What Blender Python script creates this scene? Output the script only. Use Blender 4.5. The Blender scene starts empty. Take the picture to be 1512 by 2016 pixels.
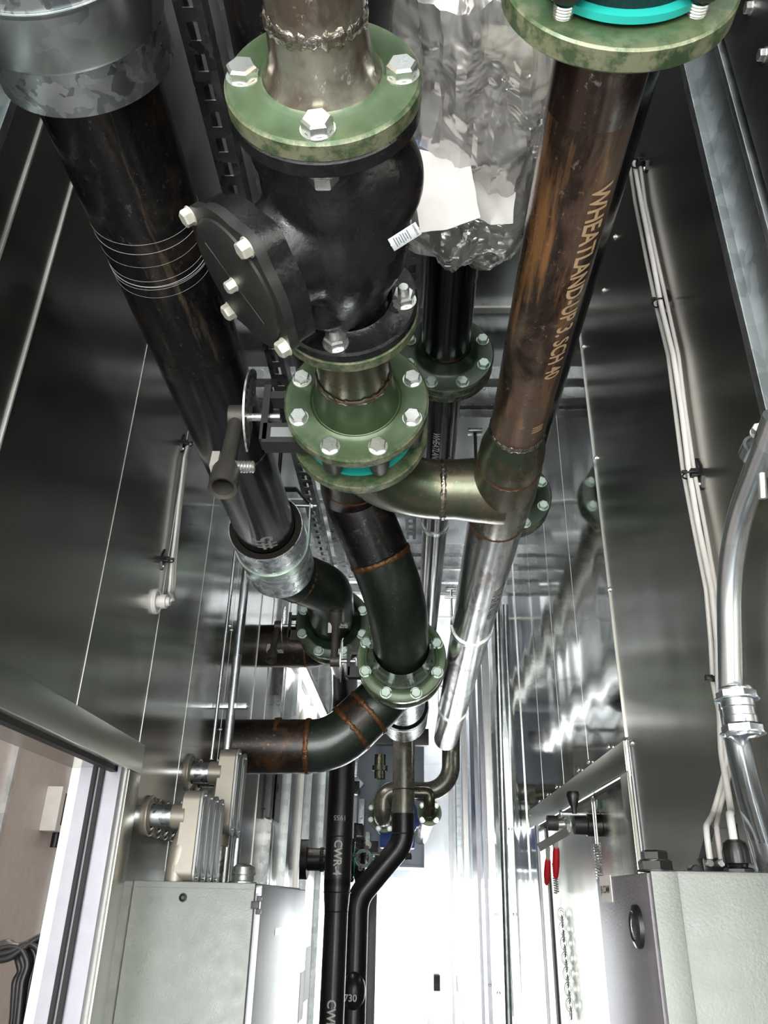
import bpy, bmesh, math, random
from mathutils import Vector as V, Matrix, noise
random.seed(7)
PI = math.pi
sc = bpy.context.scene
COL = sc.collection

# ------------------------------------------------------------------ camera
FPX = 1531.0
_P, _S, _R = math.radians(26.5), math.radians(2.21), math.radians(1.31)
CF = V((-math.sin(_S) * math.cos(_P), math.cos(_S) * math.cos(_P), math.sin(_P)))
_r0 = V((math.cos(_S), math.sin(_S), 0)); _u0 = _r0.cross(CF)
CR = math.cos(_R) * _r0 + math.sin(_R) * _u0
CU = math.cos(_R) * _u0 - math.sin(_R) * _r0
CO = V((0, 0, 1.75))
def ray(x, y): return CF + CR * ((x - 756) / FPX) - CU * ((y - 1008) / FPX)
def atx(x, y, v): d = ray(x, y); return CO + d * ((v - CO.x) / d.x)
def aty(x, y, v): d = ray(x, y); return CO + d * ((v - CO.y) / d.y)
def atz(x, y, v): d = ray(x, y); return CO + d * ((v - CO.z) / d.z)
def atc(x, y, v): return CO + ray(x, y) * v
cam = bpy.data.cameras.new('camera'); camo = bpy.data.objects.new('camera', cam); COL.objects.link(camo)
cam.sensor_fit = 'VERTICAL'; cam.sensor_height = 24; cam.lens = FPX * 24 / 2016
cam.clip_start = 0.02; cam.clip_end = 200
camo.matrix_world = Matrix(((CR.x, CU.x, -CF.x, CO.x), (CR.y, CU.y, -CF.y, CO.y), (CR.z, CU.z, -CF.z, CO.z), (0, 0, 0, 1)))
sc.camera = camo

# ------------------------------------------------------------------ materials
def newmat(name):
    m = bpy.data.materials.new(name); m.use_nodes = True
    nt = m.node_tree; b = nt.nodes['Principled BSDF']
    return m, nt, b
def nd(nt, typ, **kw):
    n = nt.nodes.new(typ)
    for k, v in kw.items():
        if k.startswith('i_'): n.inputs[k[2:].replace('_', ' ')].default_value = v
        else: setattr(n, k, v)
    return n
def ramp(nt, fac, stops):
    r = nt.nodes.new('ShaderNodeValToRGB'); e = r.color_ramp.elements
    while len(e) < len(stops): e.new(0.5)
    for i, (p, c) in enumerate(stops):
        e[i].position = p; e[i].color = (c[0], c[1], c[2], 1) if isinstance(c, (tuple, list)) else (c, c, c, 1)
    nt.links.new(fac, r.inputs[0]); return r.outputs[0]
def coord(nt, scale=(1, 1, 1), kind='Object'):
    t = nt.nodes.new('ShaderNodeTexCoord'); mp = nt.nodes.new('ShaderNodeMapping')
    mp.inputs['Scale'].default_value = scale
    nt.links.new(t.outputs[kind], mp.inputs[0]); return mp.outputs[0]
def noisef(nt, scale=5, sc3=(1, 1, 1), detail=3, rough=.5, dist=0):
    n = nd(nt, 'ShaderNodeTexNoise'); n.inputs['Scale'].default_value = scale; n.inputs['Detail'].default_value = detail
    n.inputs['Roughness'].default_value = rough; n.inputs['Distortion'].default_value = dist
    nt.links.new(coord(nt, sc3), n.inputs['Vector']); return n.outputs['Fac']
def bump(nt, b, h, strength=.2, dist=.002):
    n = nd(nt, 'ShaderNodeBump'); n.inputs['Strength'].default_value = strength; n.inputs['Distance'].default_value = dist
    nt.links.new(h, n.inputs['Height']); nt.links.new(n.outputs[0], b.inputs['Normal']); return n
def mixc(nt, fac, a, c):
    m = nd(nt, 'ShaderNodeMix', data_type='RGBA')
    nt.links.new(fac, m.inputs[0])
    for s, v in ((6, a), (7, c)):
        if isinstance(v, (tuple, list)): m.inputs[s].default_value = (*v[:3], 1)
        else: nt.links.new(v, m.inputs[s])
    return m.outputs[2]
def simple(name, col, rough=.5, metal=0.0, bmp=None, rvar=0.0, spec=None):
    m, nt, b = newmat(name)
    b.inputs['Base Color'].default_value = (*col, 1); b.inputs['Roughness'].default_value = rough
    b.inputs['Metallic'].default_value = metal
    if spec is not None: b.inputs['Specular IOR Level'].default_value = spec
    n = noisef(nt, 25, detail=4)
    nt.links.new(mixc(nt, n, tuple(c * .88 for c in col), tuple(min(1, c * 1.12) for c in col)), b.inputs['Base Color'])
    if rvar:
        nt.links.new(ramp(nt, noisef(nt, 40, detail=5), [(.3, max(.02, rough - rvar)), (.7, rough + rvar)]), b.inputs['Roughness'])
    if bmp: bump(nt, b, noisef(nt, bmp[0], detail=3), bmp[1], bmp[2])
    return m
M = {}
# sheet metal walls: dark brushed stainless
def sheet(name, col, r0, r1, wav=0.0, streak=(1, 1, .3), aniso=0, wsc=(1.2, 3.5, .6), wscale=2.2):
    m, nt, b = newmat(name)
    b.inputs['Metallic'].default_value = 1
    big = noisef(nt, 1.6, (1, 1, .5), 3)
    nt.links.new(ramp(nt, big, [(.3, tuple(c * .9 for c in col)), (.7, tuple(min(1, c * 1.08) for c in col))]), b.inputs['Base Color'])
    st = noisef(nt, 2, streak, 0)
    if aniso:
        b.inputs['Anisotropic'].default_value = aniso; tv = nd(nt, 'ShaderNodeCombineXYZ'); tv.inputs[1].default_value = 1; nt.links.new(tv.outputs[0], b.inputs['Tangent'])
    nt.links.new(ramp(nt, st, [(.2, r0), (.8, r1)]), b.inputs['Roughness'])
    w = noisef(nt, wscale, wsc, 0 if wav > .3 else 1)
    mu = nd(nt, 'ShaderNodeMath', operation='MULTIPLY'); nt.links.new(w, mu.inputs[0]); mu.inputs[1].default_value = wav
    bump(nt, b, mu.outputs[0], 1.0, .01)
    return m
M['wall'] = sheet('brushed_wall_sheet', (.61, .605, .57), .20, .25, .11, aniso=.8)
M['wall2'] = sheet('brushed_wall_sheet_right', (.62, .61, .57), .18, .23, .14, aniso=.85)
M['wavy'] = sheet('polished_wavy_sheet', (.74, .75, .73), .07, .10, .34, wsc=(1, 3.2, 1.1), wscale=2.0)
M['ceil'] = sheet('ceiling_sheet', (.76, .78, .80), .14, .24, .15)
M['trimm'] = sheet('trim_metal', (.66, .66, .60), .24, .38, .1)
M['alum'] = simple('white_aluminium', (.37, .37, .40), .34, .5)
M['seam'] = simple('seam_edge', (.80, .79, .76), .35, .6)
M['gasket'] = simple('black_gasket', (.012, .012, .013), .6)
M['floor'] = simple('grey_floor', (.42, .42, .43), .5, 0, (30, .1, .002))
M['room'] = simple('room_panel', (.66, .59, .55), .35, .15)
def galv(name, c1, c2, c3, scale=60, rough=(.24, .42), metal=.95):
    m, nt, b = newmat(name); b.inputs['Metallic'].default_value = metal
    v = nd(nt, 'ShaderNodeTexVoronoi', distance='EUCLIDEAN'); v.inputs['Scale'].default_value = scale
    n = nd(nt, 'ShaderNodeTexNoise'); n.inputs['Scale'].default_value = 22; n.inputs['Detail'].default_value = 3
    c = coord(nt); nt.links.new(c, n.inputs['Vector'])
    add = nd(nt, 'ShaderNodeMix', data_type='VECTOR'); add.inputs[0].default_value = .06
    nt.links.new(c, add.inputs[4]); nt.links.new(n.outputs['Color'], add.inputs[5]); nt.links.new(add.outputs[1], v.inputs['Vector'])
    s = nd(nt, 'ShaderNodeSeparateColor'); nt.links.new(v.outputs['Color'], s.inputs[0])
    nt.links.new(ramp(nt, s.outputs[0], [(.1, c1), (.55, c2), (.95, c3)]), b.inputs['Base Color'])
    nt.links.new(ramp(nt, s.outputs[1], [(0, rough[0]), (1, rough[1])]), b.inputs['Roughness'])
    return m
M['galv'] = galv('galvanised_spangle', (.36, .39, .40), (.60, .64, .65), (.78, .80, .80), 75)
M['galvs'] = galv('galvanised_smooth', (.52, .56, .56), (.62, .66, .66), (.72, .75, .75), 30, (.28, .38))
M['strut'] = galv('galvanised_strut', (.34, .35, .36), (.42, .43, .43), (.52, .53, .52), 50, (.25, .4))
M['emt'] = galv('bright_conduit', (.66, .70, .73), (.74, .78, .81), (.82, .85, .88), 12, (.2, .32))
M['zinc'] = simple('zinc_bolt', (.74, .76, .72), .28, .85, (60, .15, .001), .06)
M['zincg'] = simple('green_tinted_zinc', (.50, .60, .52), .32, .7, (60, .2, .001), .06)
M['cream'] = simple('cream_zinc', (.72, .70, .60), .4, .4, (60, .1, .001))
# pipes
def pipe_mat(name, base, patch, patchpos, streakc, rough=(.25, .5), metal=.3, along='y', amt=1.0, coat=.3, sstop=(.66, .74)):
    m, nt, b = newmat(name)
    s3 = {'y': (14, 1.2, 14), 'z': (14, 14, 1.2), 'x': (1.2, 14, 14)}[along]
    st = noisef(nt, 3, s3, 6, .65)
    pa = noisef(nt, 11, (1, .55, 1), 7, .68, .4)
    speck = noisef(nt, 95, (1, .6, 1), 6, .75)
    c = mixc(nt, ramp(nt, pa, [(patchpos, 0), (patchpos + .13, 1)]), base, patch)
    c = mixc(nt, ramp(nt, st, [(sstop[0], 0), (sstop[1], amt)]), c, streakc)
    c = mixc(nt, ramp(nt, speck, [(.60, 0), (.66, .75 * amt)]), c, tuple(min(1, x * 2.2 + .03) for x in patch))
    nt.links.new(c, b.inputs['Base Color'])
    b.inputs['Metallic'].default_value = metal
    nt.links.new(ramp(nt, pa, [(.3, rough[0]), (.7, rough[1])]), b.inputs['Roughness'])
    b.inputs['Coat Weight'].default_value = coat; b.inputs['Coat Roughness'].default_value = .18
    bump(nt, b, speck, .15, .0015)
    return m
M['black'] = pipe_mat('black_mill_scale_pipe', (.012, .012, .014), (.075, .050, .034), .53, (.17, .12, .075), (.2, .42), .5, coat=.6, sstop=(.60, .70))
M['blackgl'] = pipe_mat('glossy_black_pipe', (.007, .007, .010), (.022, .020, .022), .60, (.07, .06, .055), (.14, .28), .3, amt=.6, coat=.9)
M['brown'] = pipe_mat('brown_mill_scale_pipe', (.050, .031, .024), (.20, .125, .085), .45, (.42, .20, .075), (.22, .4), .55, coat=.35, sstop=(.52, .66))
M['steel'] = pipe_mat('heat_tinted_steel', (.22, .165, .125), (.46, .45, .36), .5, (.16, .085, .06), (.16, .28), .75, coat=.35)
M['silver'] = pipe_mat('bare_polished_steel_pipe', (.52, .52, .53), (.16, .13, .11), .53, (.05, .04, .035), (.12, .25), .92, amt=.9, coat=.1, sstop=(.55, .68))
M['rustpipe'] = pipe_mat('rusty_black_pipe', (.022, .017, .015), (.11, .052, .022), .5, (.10, .08, .06), (.3, .5), .4, along='x', coat=.25)
M['vert'] = pipe_mat('painted_black_riser', (.016, .015, .015), (.024, .022, .021), .66, (.05, .05, .05), (.3, .42), .1, along='z', amt=.25, coat=.2)
M['vertlit'] = pipe_mat('grey_brown_riser', (.24, .23, .18), (.32, .31, .25), .55, (.3, .27, .22), (.2, .35), .5, along='z', amt=.3, coat=.2)
M['olive'] = pipe_mat('olive_steel_fitting', (.17, .145, .095), (.095, .13, .08), .46, (.22, .12, .05), (.22, .36), .72, coat=.3)
M['darkgreen'] = pipe_mat('dark_green_fitting', (.020, .031, .022), (.042, .054, .036), .5, (.05, .045, .03), (.26, .42), .25, coat=.45)
def greenpaint(name, c1, c2, edge=(.42, .40, .26)):
    m, nt, b = newmat(name)
    n = noisef(nt, 14, (1, 1, 1), 6, .6, .5)
    c = ramp(nt, n, [(.3, c1), (.58, c2), (.72, tuple(min(1, x * 1.25) for x in c2))])
    g = nd(nt, 'ShaderNodeNewGeometry')
    pt = ramp(nt, g.outputs['Pointiness'], [(.535, 0), (.58, 1)])
    n2 = noisef(nt, 50, (1, 1, 1), 5, .7)
    mm = nd(nt, 'ShaderNodeMath', operation='MULTIPLY'); nt.links.new(pt, mm.inputs[0]); nt.links.new(ramp(nt, n2, [(.42, 0), (.58, .85)]), mm.inputs[1])
    c = mixc(nt, mm.outputs[0], c, edge)
    n3 = noisef(nt, 75, (1, 2.5, 1), 5, .8, .5)
    c = mixc(nt, ramp(nt, n3, [(.685, 0), (.71, .7)]), c, (.36, .38, .26))
    nt.links.new(c, b.inputs['Base Color']); b.inputs['Roughness'].default_value = .38
    b.inputs['Metallic'].default_value = .25
    b.inputs['Coat Weight'].default_value = .3; b.inputs['Coat Roughness'].default_value = .2
    bump(nt, b, n2, .12, .001)
    return m
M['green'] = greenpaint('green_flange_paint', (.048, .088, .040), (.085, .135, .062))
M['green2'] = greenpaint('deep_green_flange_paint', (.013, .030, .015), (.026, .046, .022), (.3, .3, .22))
M['cast'] = simple('black_cast_iron', (.016, .016, .018), .26, .15, (170, .55, .0012), .08)
M['castg'] = simple('dark_grey_cast', (.038, .037, .035), .42, .25, (200, .25, .0008), .06)
M['castb'] = simple('brown_grey_cast_lever', (.085, .078, .066), .48, .3, (220, .4, .0008))
M['rubber'] = simple('black_rubber', (.008, .008, .009), .5)
M['foam'] = simple('black_foam', (.022, .019, .013), .95, 0, (260, .9, .003))
M['teal'] = simple('teal_gasket', (.02, .46, .40), .45)
M['weld'] = simple('weld_bead', (.34, .30, .26), .26, .95, (150, .9, .003), .08)
M['weldrust'] = simple('rusty_weld_bead', (.17, .075, .03), .45, .5, (150, .9, .003), .1)
M['lb'] = simple('grey_cast_conduit_body', (.33, .30, .25), .38, .45, (90, .15, .001))
M['encl_darkened'] = simple('enclosure_paint_darkened_for_light', (.18, .19, .17), .3, .1, (420, .25, .001), .1)  # enclosure grey darkened to offset the stronger daylight by the open end
M['shine'] = pipe_mat('polished_brown_pipe_end', (.13, .085, .07), (.36, .33, .31), .47, (.10, .06, .05), (.14, .28), .85, coat=.4, sstop=(.5, .6))
M['encl'] = simple('grey_enclosure_paint', (.235, .25, .225), .34, .1, (340, .35, .0012), .1)
M['enclp'] = simple('grey_purple_enclosure_paint', (.17, .155, .17), .4, .1, (340, .4, .001))
M['white'] = simple('white_sheathing', (.78, .76, .72), .4)
M['paper'] = simple('white_paper_sheet', (.92, .87, .84), .7)
M['creambox'] = simple('cream_card', (.80, .76, .60), .7)
M['bluep'] = simple('blue_paint', (.02, .12, .62), .35)
M['bluel'] = simple('pale_blue_card', (.22, .36, .72), .5)
M['red'] = simple('red_vinyl_grip', (.5, .012, .02), .35)
M['blackp'] = simple('black_plastic', (.012, .012, .012), .3)
M['grey'] = simple('grey_equipment_panel', (.42, .46, .52), .4, .2)
M['label'] = simple('label_stock', (.66, .62, .58), .5)
M['ink'] = simple('black_ink', (.02, .02, .02), .6)
M['paintw'] = simple('white_stencil_paint', (.70, .70, .68), .6)
M['painto'] = simple('tan_stencil_paint', (.62, .42, .24), .6)
M['chalk'] = simple('chalk_mark', (.5, .5, .48), .8)
M['tag'] = simple('silver_tag', (.36, .37, .36), .4, .4)
M['tagink'] = simple('grey_tag_print', (.08, .10, .14), .5)
M['rope'] = simple('clear_tube', (.55, .60, .58), .2, .3)
M['mint'] = simple('mint_pad', (.35, .70, .56), .5)
def lightm():
    m, nt, b = newmat('led_diffuser'); b.inputs['Emission Color'].default_value = (1, .99, .96, 1); b.inputs['Emission Strength'].default_value = 14
    return m
M['led'] = lightm()
M['led_fill'] = lightm(); M['led_fill'].node_tree.nodes['Principled BSDF'].inputs['Emission Strength'].default_value = 60  # stronger glow for the added fill lamp only
def film():
    m = bpy.data.materials.new('clear_plastic_film'); m.use_nodes = True; nt = m.node_tree; nt.nodes.clear()
    o = nd(nt, 'ShaderNodeOutputMaterial'); t = nd(nt, 'ShaderNodeBsdfTransparent'); t.inputs[0].default_value = (.97, .965, .95, 1)
    g = nd(nt, 'ShaderNodeBsdfGlossy'); g.inputs[0].default_value = (1, .98, .95, 1); g.inputs['Roughness'].default_value = .12
    d = nd(nt, 'ShaderNodeBsdfDiffuse'); d.inputs[0].default_value = (.98, .95, .91, 1)
    tr = nd(nt, 'ShaderNodeBsdfTranslucent'); tr.inputs[0].default_value = (.8, .78, .74, 1)
    n = noisef(nt, 9, (1, 1, 1), 2, .5, 1.6)
    bp = nd(nt, 'ShaderNodeBump'); bp.inputs['Strength'].default_value = .9; bp.inputs['Distance'].default_value = .02
    nt.links.new(n, bp.inputs['Height'])
    for q in (g, d): nt.links.new(bp.outputs[0], q.inputs['Normal'])
    lw = nd(nt, 'ShaderNodeLayerWeight'); lw.inputs[0].default_value = .35; nt.links.new(bp.outputs[0], lw.inputs['Normal'])
    dm = nd(nt, 'ShaderNodeMixShader'); dm.inputs[0].default_value = .4; nt.links.new(d.outputs[0], dm.inputs[1]); nt.links.new(tr.outputs[0], dm.inputs[2])
    m1 = nd(nt, 'ShaderNodeMixShader'); m1.inputs[0].default_value = .66
    nt.links.new(t.outputs[0], m1.inputs[1]); nt.links.new(dm.outputs[0], m1.inputs[2])
    m2 = nd(nt, 'ShaderNodeMixShader'); nt.links.new(ramp(nt, lw.outputs['Facing'], [(0, .16), (1, .8)]), m2.inputs[0])
    nt.links.new(m1.outputs[0], m2.inputs[1]); nt.links.new(g.outputs[0], m2.inputs[2]); nt.links.new(m2.outputs[0], o.inputs[0])
    return m
M['film'] = film()

# ------------------------------------------------------------------ mesh helpers
def frame(ax):
    ax = V(ax).normalized(); h = V((0, 0, 1)) if abs(ax.z) < .9 else V((1, 0, 0))
    u = h.cross(ax).normalized(); v = ax.cross(u); return u, v, ax
class MB:
    def __init__(s): s.bm = bmesh.new()
    def ring(s, c, u, v, r, n, ph=0):
        return [s.bm.verts.new(c + (u * math.cos(ph + 2 * PI * i / n) + v * math.sin(ph + 2 * PI * i / n)) * r) for i in range(n)]
    def quad(s, a, b, smooth):
        n = len(a)
        for i in range(n):
            f = s.bm.faces.new((a[i], a[(i + 1) % n], b[(i + 1) % n], b[i])); f.smooth = smooth
    def lathe(s, o, ax, prof, n=48, closed=False, caps=True, smooth=True):
        """prof: (distance along axis, radius); sharp corners come from splitting the rings"""
        o = V(o); u, v, w = frame(ax); last = None; first = None
        for i in range(len(prof) - 1):
            (a0, r0), (a1, r1) = prof[i], prof[i + 1]
            sharp = True
            if i and last is not None:
                (b0, q0) = prof[i - 1]; d1 = V((a0 - b0, r0 - q0)); d2 = V((a1 - a0, r1 - r0))
                if d1.length > 1e-9 and d2.length > 1e-9 and d1.angle(d2) < .6: sharp = False
            A = last if not sharp else s.ring(o + w * a0, u, v, max(r0, 1e-5), n)
            B = s.ring(o + w * a1, u, v, max(r1, 1e-5), n)
            s.quad(A, B, smooth); last = B
        return s
    def cyl(s, p0, p1, r, r1=None, n=24, smooth=True):
        p0, p1 = V(p0), V(p1); L = (p1 - p0).length; r1 = r if r1 is None else r1
        b = min(.0015, r * .15, L * .2)
        s.lathe(p0, p1 - p0, [(0, 0), (0, r - b), (b, r), (L - b, r1), (L, r1 - b), (L, 0)], n); return s
    def tube(s, pts, r, n=32, cap=True, r_list=None):
        pts = [V(p) for p in pts]; T = []
        for i in range(len(pts)):
            a = pts[max(0, i - 1)]; b = pts[min(len(pts) - 1, i + 1)]; T.append((b - a).normalized())
        u, v, w = frame(T[0]); prev = None
        for i, p in enumerate(pts):
            if i:
                q = T[i - 1].rotation_difference(T[i]); u = q @ u; v = q @ v
            R = s.ring(p, u, v, r_list[i] if r_list else r, n)
            if prev: s.quad(prev, R, True)
            elif cap: s.bm.faces.new(list(reversed(R)))
            prev = R
        if cap: s.bm.faces.new(prev)
        return s
    def box(s, c, size, rot=None, bev=0.0):
        g = bmesh.ops.create_cube(s.bm, size=1); vs = g['verts']
        m = (rot.to_4x4() if rot else Matrix())
        bmesh.ops.transform(s.bm, matrix=Matrix.Translation(V(c)) @ m @ Matrix.Diagonal((*size, 1)), verts=vs)
        if bev:
            es = list({e for v_ in vs for e in v_.link_edges})
            bmesh.ops.bevel(s.bm, geom=es, offset=bev, segments=2, affect='EDGES', profile=.6)
        return s
    def boxb(s, x0, x1, y0, y1, z0, z1, bev=0.0):
        return s.box(((x0 + x1) / 2, (y0 + y1) / 2, (z0 + z1) / 2), (abs(x1 - x0), abs(y1 - y0), abs(z1 - z0)), None, bev)
    def bar(s, a, b, w, t, up=(0, 0, 1), bev=0.0):
        """flat bar from a to b, w across, t thick along up"""
        a, b = V(a), V(b); y = (b - a).normalized(); z = V(up); x = y.cross(z).normalized(); z = x.cross(y)
        return s.box((a + b) / 2, (w, (b - a).length, t), Matrix((x, y, z)).transposed(), bev)
    def prism(s, poly, o, u, v, w, h, smooth=False):
        """extrude a 2D outline by h along w"""
        o, u, v, w = V(o), V(u), V(v), V(w)
        A = [s.bm.verts.new(o + u * p[0] + v * p[1]) for p in poly]; B = [s.bm.verts.new(o + u * p[0] + v * p[1] + w * h) for p in poly]
        s.bm.faces.new(list(reversed(A))); s.bm.faces.new(B)
        A2 = [s.bm.verts.new(x.co) for x in A]; B2 = [s.bm.verts.new(x.co) for x in B]
        s.quad(A2, B2, smooth); return s
    def hexa(s, p, ax, af, h, ph=0):
        u, v, w = frame(ax); p = V(p); R = af / 1.732
        s.lathe(p, ax, [(0, R * 1.12), (.0015, R * 1.12), (.0015, R * .9)], 20)
        lv = []
        for a, r in ((0, R), (h * .82, R), (h, R * .84)):
            lv.append([(p + w * a + (u * math.cos(ph + PI / 3 * i) + v * math.sin(ph + PI / 3 * i)) * r) for i in range(6)])
        for k in range(2):
            for i in range(6):
                j = (i + 1) % 6
                s.bm.faces.new([s.bm.verts.new(q) for q in (lv[k][i], lv[k][j], lv[k + 1][j], lv[k + 1][i])])
        s.bm.faces.new([s.bm.verts.new(q) for q in lv[2]]); return s
    def torus(s, o, ax, R, r, n=48, m=12, a0=0, a1=2 * PI):
        u, v, w = frame(ax); full = a1 - a0 > 6.28; k = n + (0 if full else 1); rings = []
        for i in range(k):
            t = a0 + (a1 - a0) * i / n; d = u * math.cos(t) + v * math.sin(t)
            rings.append([s.bm.verts.new(V(o) + d * (R + r * math.cos(2 * PI * j / m)) + w * r * math.sin(2 * PI * j / m)) for j in range(m)])
        for i in range(len(rings) - (0 if full else 1)): s.quad(rings[i], rings[(i + 1) % len(rings)], True)
        return s
    def bead(s, o, ax, R, r=.004, n=72, m=8, seed=0):
        u, v, w = frame(ax); rings = []
        for i in range(n):
            t = 2 * PI * i / n; d = u * math.cos(t) + v * math.sin(t)
            k = r * (1 + .25 * math.sin(i * 2.1 + seed) + .25 * random.uniform(-1, 1)); off = random.uniform(-.15, .15) * r
            rings.append([s.bm.verts.new(V(o) + d * (R + k * .55 * math.cos(2 * PI * j / m)) + w * (k * 1.5 * math.sin(2 * PI * j / m) + off)) for j in range(m)])
        for i in range(n): s.quad(rings[i], rings[(i + 1) % n], True)
        return s
    def build(s, name, mat, parent=None, label=None, cat=None, group=None, kind=None):
        bm = s.bm
        bmesh.ops.remove_doubles(bm, verts=bm.verts, dist=2e-6)
        bmesh.ops.dissolve_degenerate(bm, dist=1e-7, edges=bm.edges)
        bmesh.ops.recalc_face_normals(bm, faces=bm.faces)
        for f in bm.faces: f.smooth = True
        for e in bm.edges: e.smooth = not (len(e.link_faces) != 2 or e.calc_face_angle(0) > .6)
        me = bpy.data.meshes.new(name)
        if parent is not None: off = wloc(parent)
        else:
            xs = [v.co for v in bm.verts]
            off = V(((min(p.x for p in xs) + max(p.x for p in xs)) / 2, (min(p.y for p in xs) + max(p.y for p in xs)) / 2, min(p.z for p in xs)))
        bmesh.ops.translate(bm, verts=bm.verts, vec=-off)
        bm.to_mesh(me); bm.free(); me.materials.append(M[mat] if isinstance(mat, str) else mat)
        o = bpy.data.objects.new(name, me); COL.objects.link(o)
        if parent is not None: o.parent = parent
        else: o.location = off
        tag(o, label, cat, group, kind); return o
def wloc(o):
    p = V((0, 0, 0))
    while o is not None: p += o.location; o = o.parent
    return p
def tag(o, label=None, cat=None, group=None, kind=None):
    for k, v in (('label', label), ('category', cat), ('group', group), ('kind', kind)):
        if v: o[k] = v
def thing(name, loc, label, cat, group=None):
    o = bpy.data.objects.new(name, None); COL.objects.link(o); o.location = V(loc); o.empty_display_size = .05
    tag(o, label, cat, group); return o
def copy_tree(o, parent=None):
    c = o.copy(); COL.objects.link(c); c.parent = parent
    for ch in list(o.children): copy_tree(ch, c)
    return c
def fillet(pts, R, seg=10):
    """polyline with rounded bends; R a number or one per inner corner"""
    pts = [V(p) for p in pts]; out = [pts[0]]
    for i in range(1, len(pts) - 1):
        r = R[i - 1] if isinstance(R, (list, tuple)) else R
        a, b, c = pts[i - 1], pts[i], pts[i + 1]; d1 = (a - b).normalized(); d2 = (c - b).normalized()
        ang = d1.angle(d2); t = min(r / math.tan(ang / 2), (a - b).length * .49 if i > 1 else (a - b).length * .98, (c - b).length * .49 if i < len(pts) - 2 else (c - b).length * .98)
        r2 = t * math.tan(ang / 2); bis = (d1 + d2).normalized(); cen = b + bis * (r2 / math.sin(ang / 2))
        s0 = b + d1 * t - cen; e0 = b + d2 * t - cen; tot = s0.angle(e0)
        axq = s0.cross(e0).normalized()
        for k in range(seg + 1): out.append(cen + Matrix.Rotation(tot * k / seg, 3, axq) @ s0)
    out.append(pts[-1]); return out
def text_mesh(txt, size, extr=0.0):
    cu = bpy.data.curves.new('lettering', 'FONT'); cu.body = txt; cu.size = size; cu.extrude = extr; cu.align_x = 'LEFT'; cu.align_y = 'CENTER'; cu.resolution_u = 3; cu.offset = size * .022
    o = bpy.data.objects.new('lettering', cu); COL.objects.link(o)
    bpy.context.view_layer.update()
    me = bpy.data.meshes.new_from_object(o.evaluated_get(bpy.context.evaluated_depsgraph_get()))
    bpy.data.objects.remove(o); bpy.data.curves.remove(cu); return me
def text_on(txt, size, place, parent, mat, name='lettering', dots=False, sx=1.0):
    """place(x, y) -> world point; x along the words, y up the letters"""
    me = text_mesh(txt, size); bm = bmesh.new(); bm.from_mesh(me); bpy.data.meshes.remove(me)
    bmesh.ops.triangulate(bm, faces=bm.faces)
    for _ in range(3):
        L = [e for e in bm.edges if e.calc_length() > size * .12]
        if L: bmesh.ops.subdivide_edges(bm, edges=L, cuts=1); bmesh.ops.triangulate(bm, faces=bm.faces)
    for v in bm.verts: v.co = V(place(v.co.x * sx, v.co.y))
    b = MB(); b.bm.free(); b.bm = bm
    me2 = bpy.data.meshes.new(name); off = wloc(parent); bmesh.ops.translate(bm, verts=bm.verts, vec=-off); bm.to_mesh(me2); bm.free()
    me2.materials.append(M[mat]); o = bpy.data.objects.new(name, me2); COL.objects.link(o); o.parent = parent; return o
def on_pipe(axis_pt, axdir, r, ang0, along0, sgn=1, flip=1):
    """lettering wrapped on a pipe: words run along the axis, letters stand round the girth"""
    u, v, w = frame(axdir)
    def f(x, y):
        t = ang0 + flip * y / r
        return V(axis_pt) + w * (along0 + sgn * x) + (u * math.cos(t) + v * math.sin(t)) * (r + .0007)
    return f
def flat(o, u, v):
    o, u, v = V(o), V(u), V(v)
    return lambda x, y: o + u * x + v * y

def flange(parent, c, ax, R, t, neckR, pipeR, hubL, n, Rb, ph, mat='green', af=.024, heads=True, boltmat='zinc', nm='flange', step=True, hn=.0115, neckmat=None):
    """weld neck flange: mating face at c, hub towards ax; bolts are children of the flange"""
    u, v, w = frame(ax); b = MB()
    prof = [(0, pipeR * .9), (0, R - .002), (.002, R), (t - .003, R), (t, R - .003), (t, neckR + .010), (t + .004, neckR + .003), (t + hubL * .35, neckR * .985)]
    if hubL > 0: prof += [(t + hubL * .7, pipeR * 1.03), (t + hubL, pipeR)]
    b.lathe(c, ax, prof, 64)
    fl = b.build(nm, mat, parent)
    for i in range(n):
        a = ph + 2 * PI * i / n
        p = V(c) + (u * math.cos(a) + v * math.sin(a)) * Rb + w * t
        if heads:
            q = MB().hexa(p, ax, af, hn, random.uniform(0, 1)); q.build('bolt', boltmat, fl)
    return fl
Y = V((0, 1, 0)); X = V((1, 0, 0)); Z = V((0, 0, 1))
def phase(ax, deg):
    """angle in frame(ax) of the direction deg from world +X towards up"""
    u, v, w = frame(ax); h = Z if abs(w.z) < .9 else Y
    side = X if abs(w.x) < .9 else Y
    d = side * math.cos(math.radians(deg)) + h * math.sin(math.radians(deg))
    return math.atan2(d.dot(v), d.dot(u))
#@@PART2
# ------------------------------------------------------------------ the room
WL, WR, CZ, NEAR, FAR = -.58, .425, 3.25, -1.3, 10.0
def st(b, name, mat): return b.build(name, mat, None, kind='structure')
b = MB(); b.boxb(-2.6, WR + .3, NEAR - 3, FAR + 3, -.1, 0); st(b, 'floor', 'floor')
b = MB(); b.boxb(WL - .12, WR + .12, NEAR, FAR, CZ, CZ + .08); st(b, 'ceiling', 'ceil')
# left wall: a doorway from y .25 to 1.652 below z 1.98
b = MB()
b.boxb(WL - .115, WL, NEAR, .25, 0, CZ); b.boxb(WL - .115, WL, .25, 1.652, 1.98, CZ); b.boxb(WL - .115, WL, 1.652, FAR, 0, CZ)
st(b, 'wall_left', 'wall')
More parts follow.
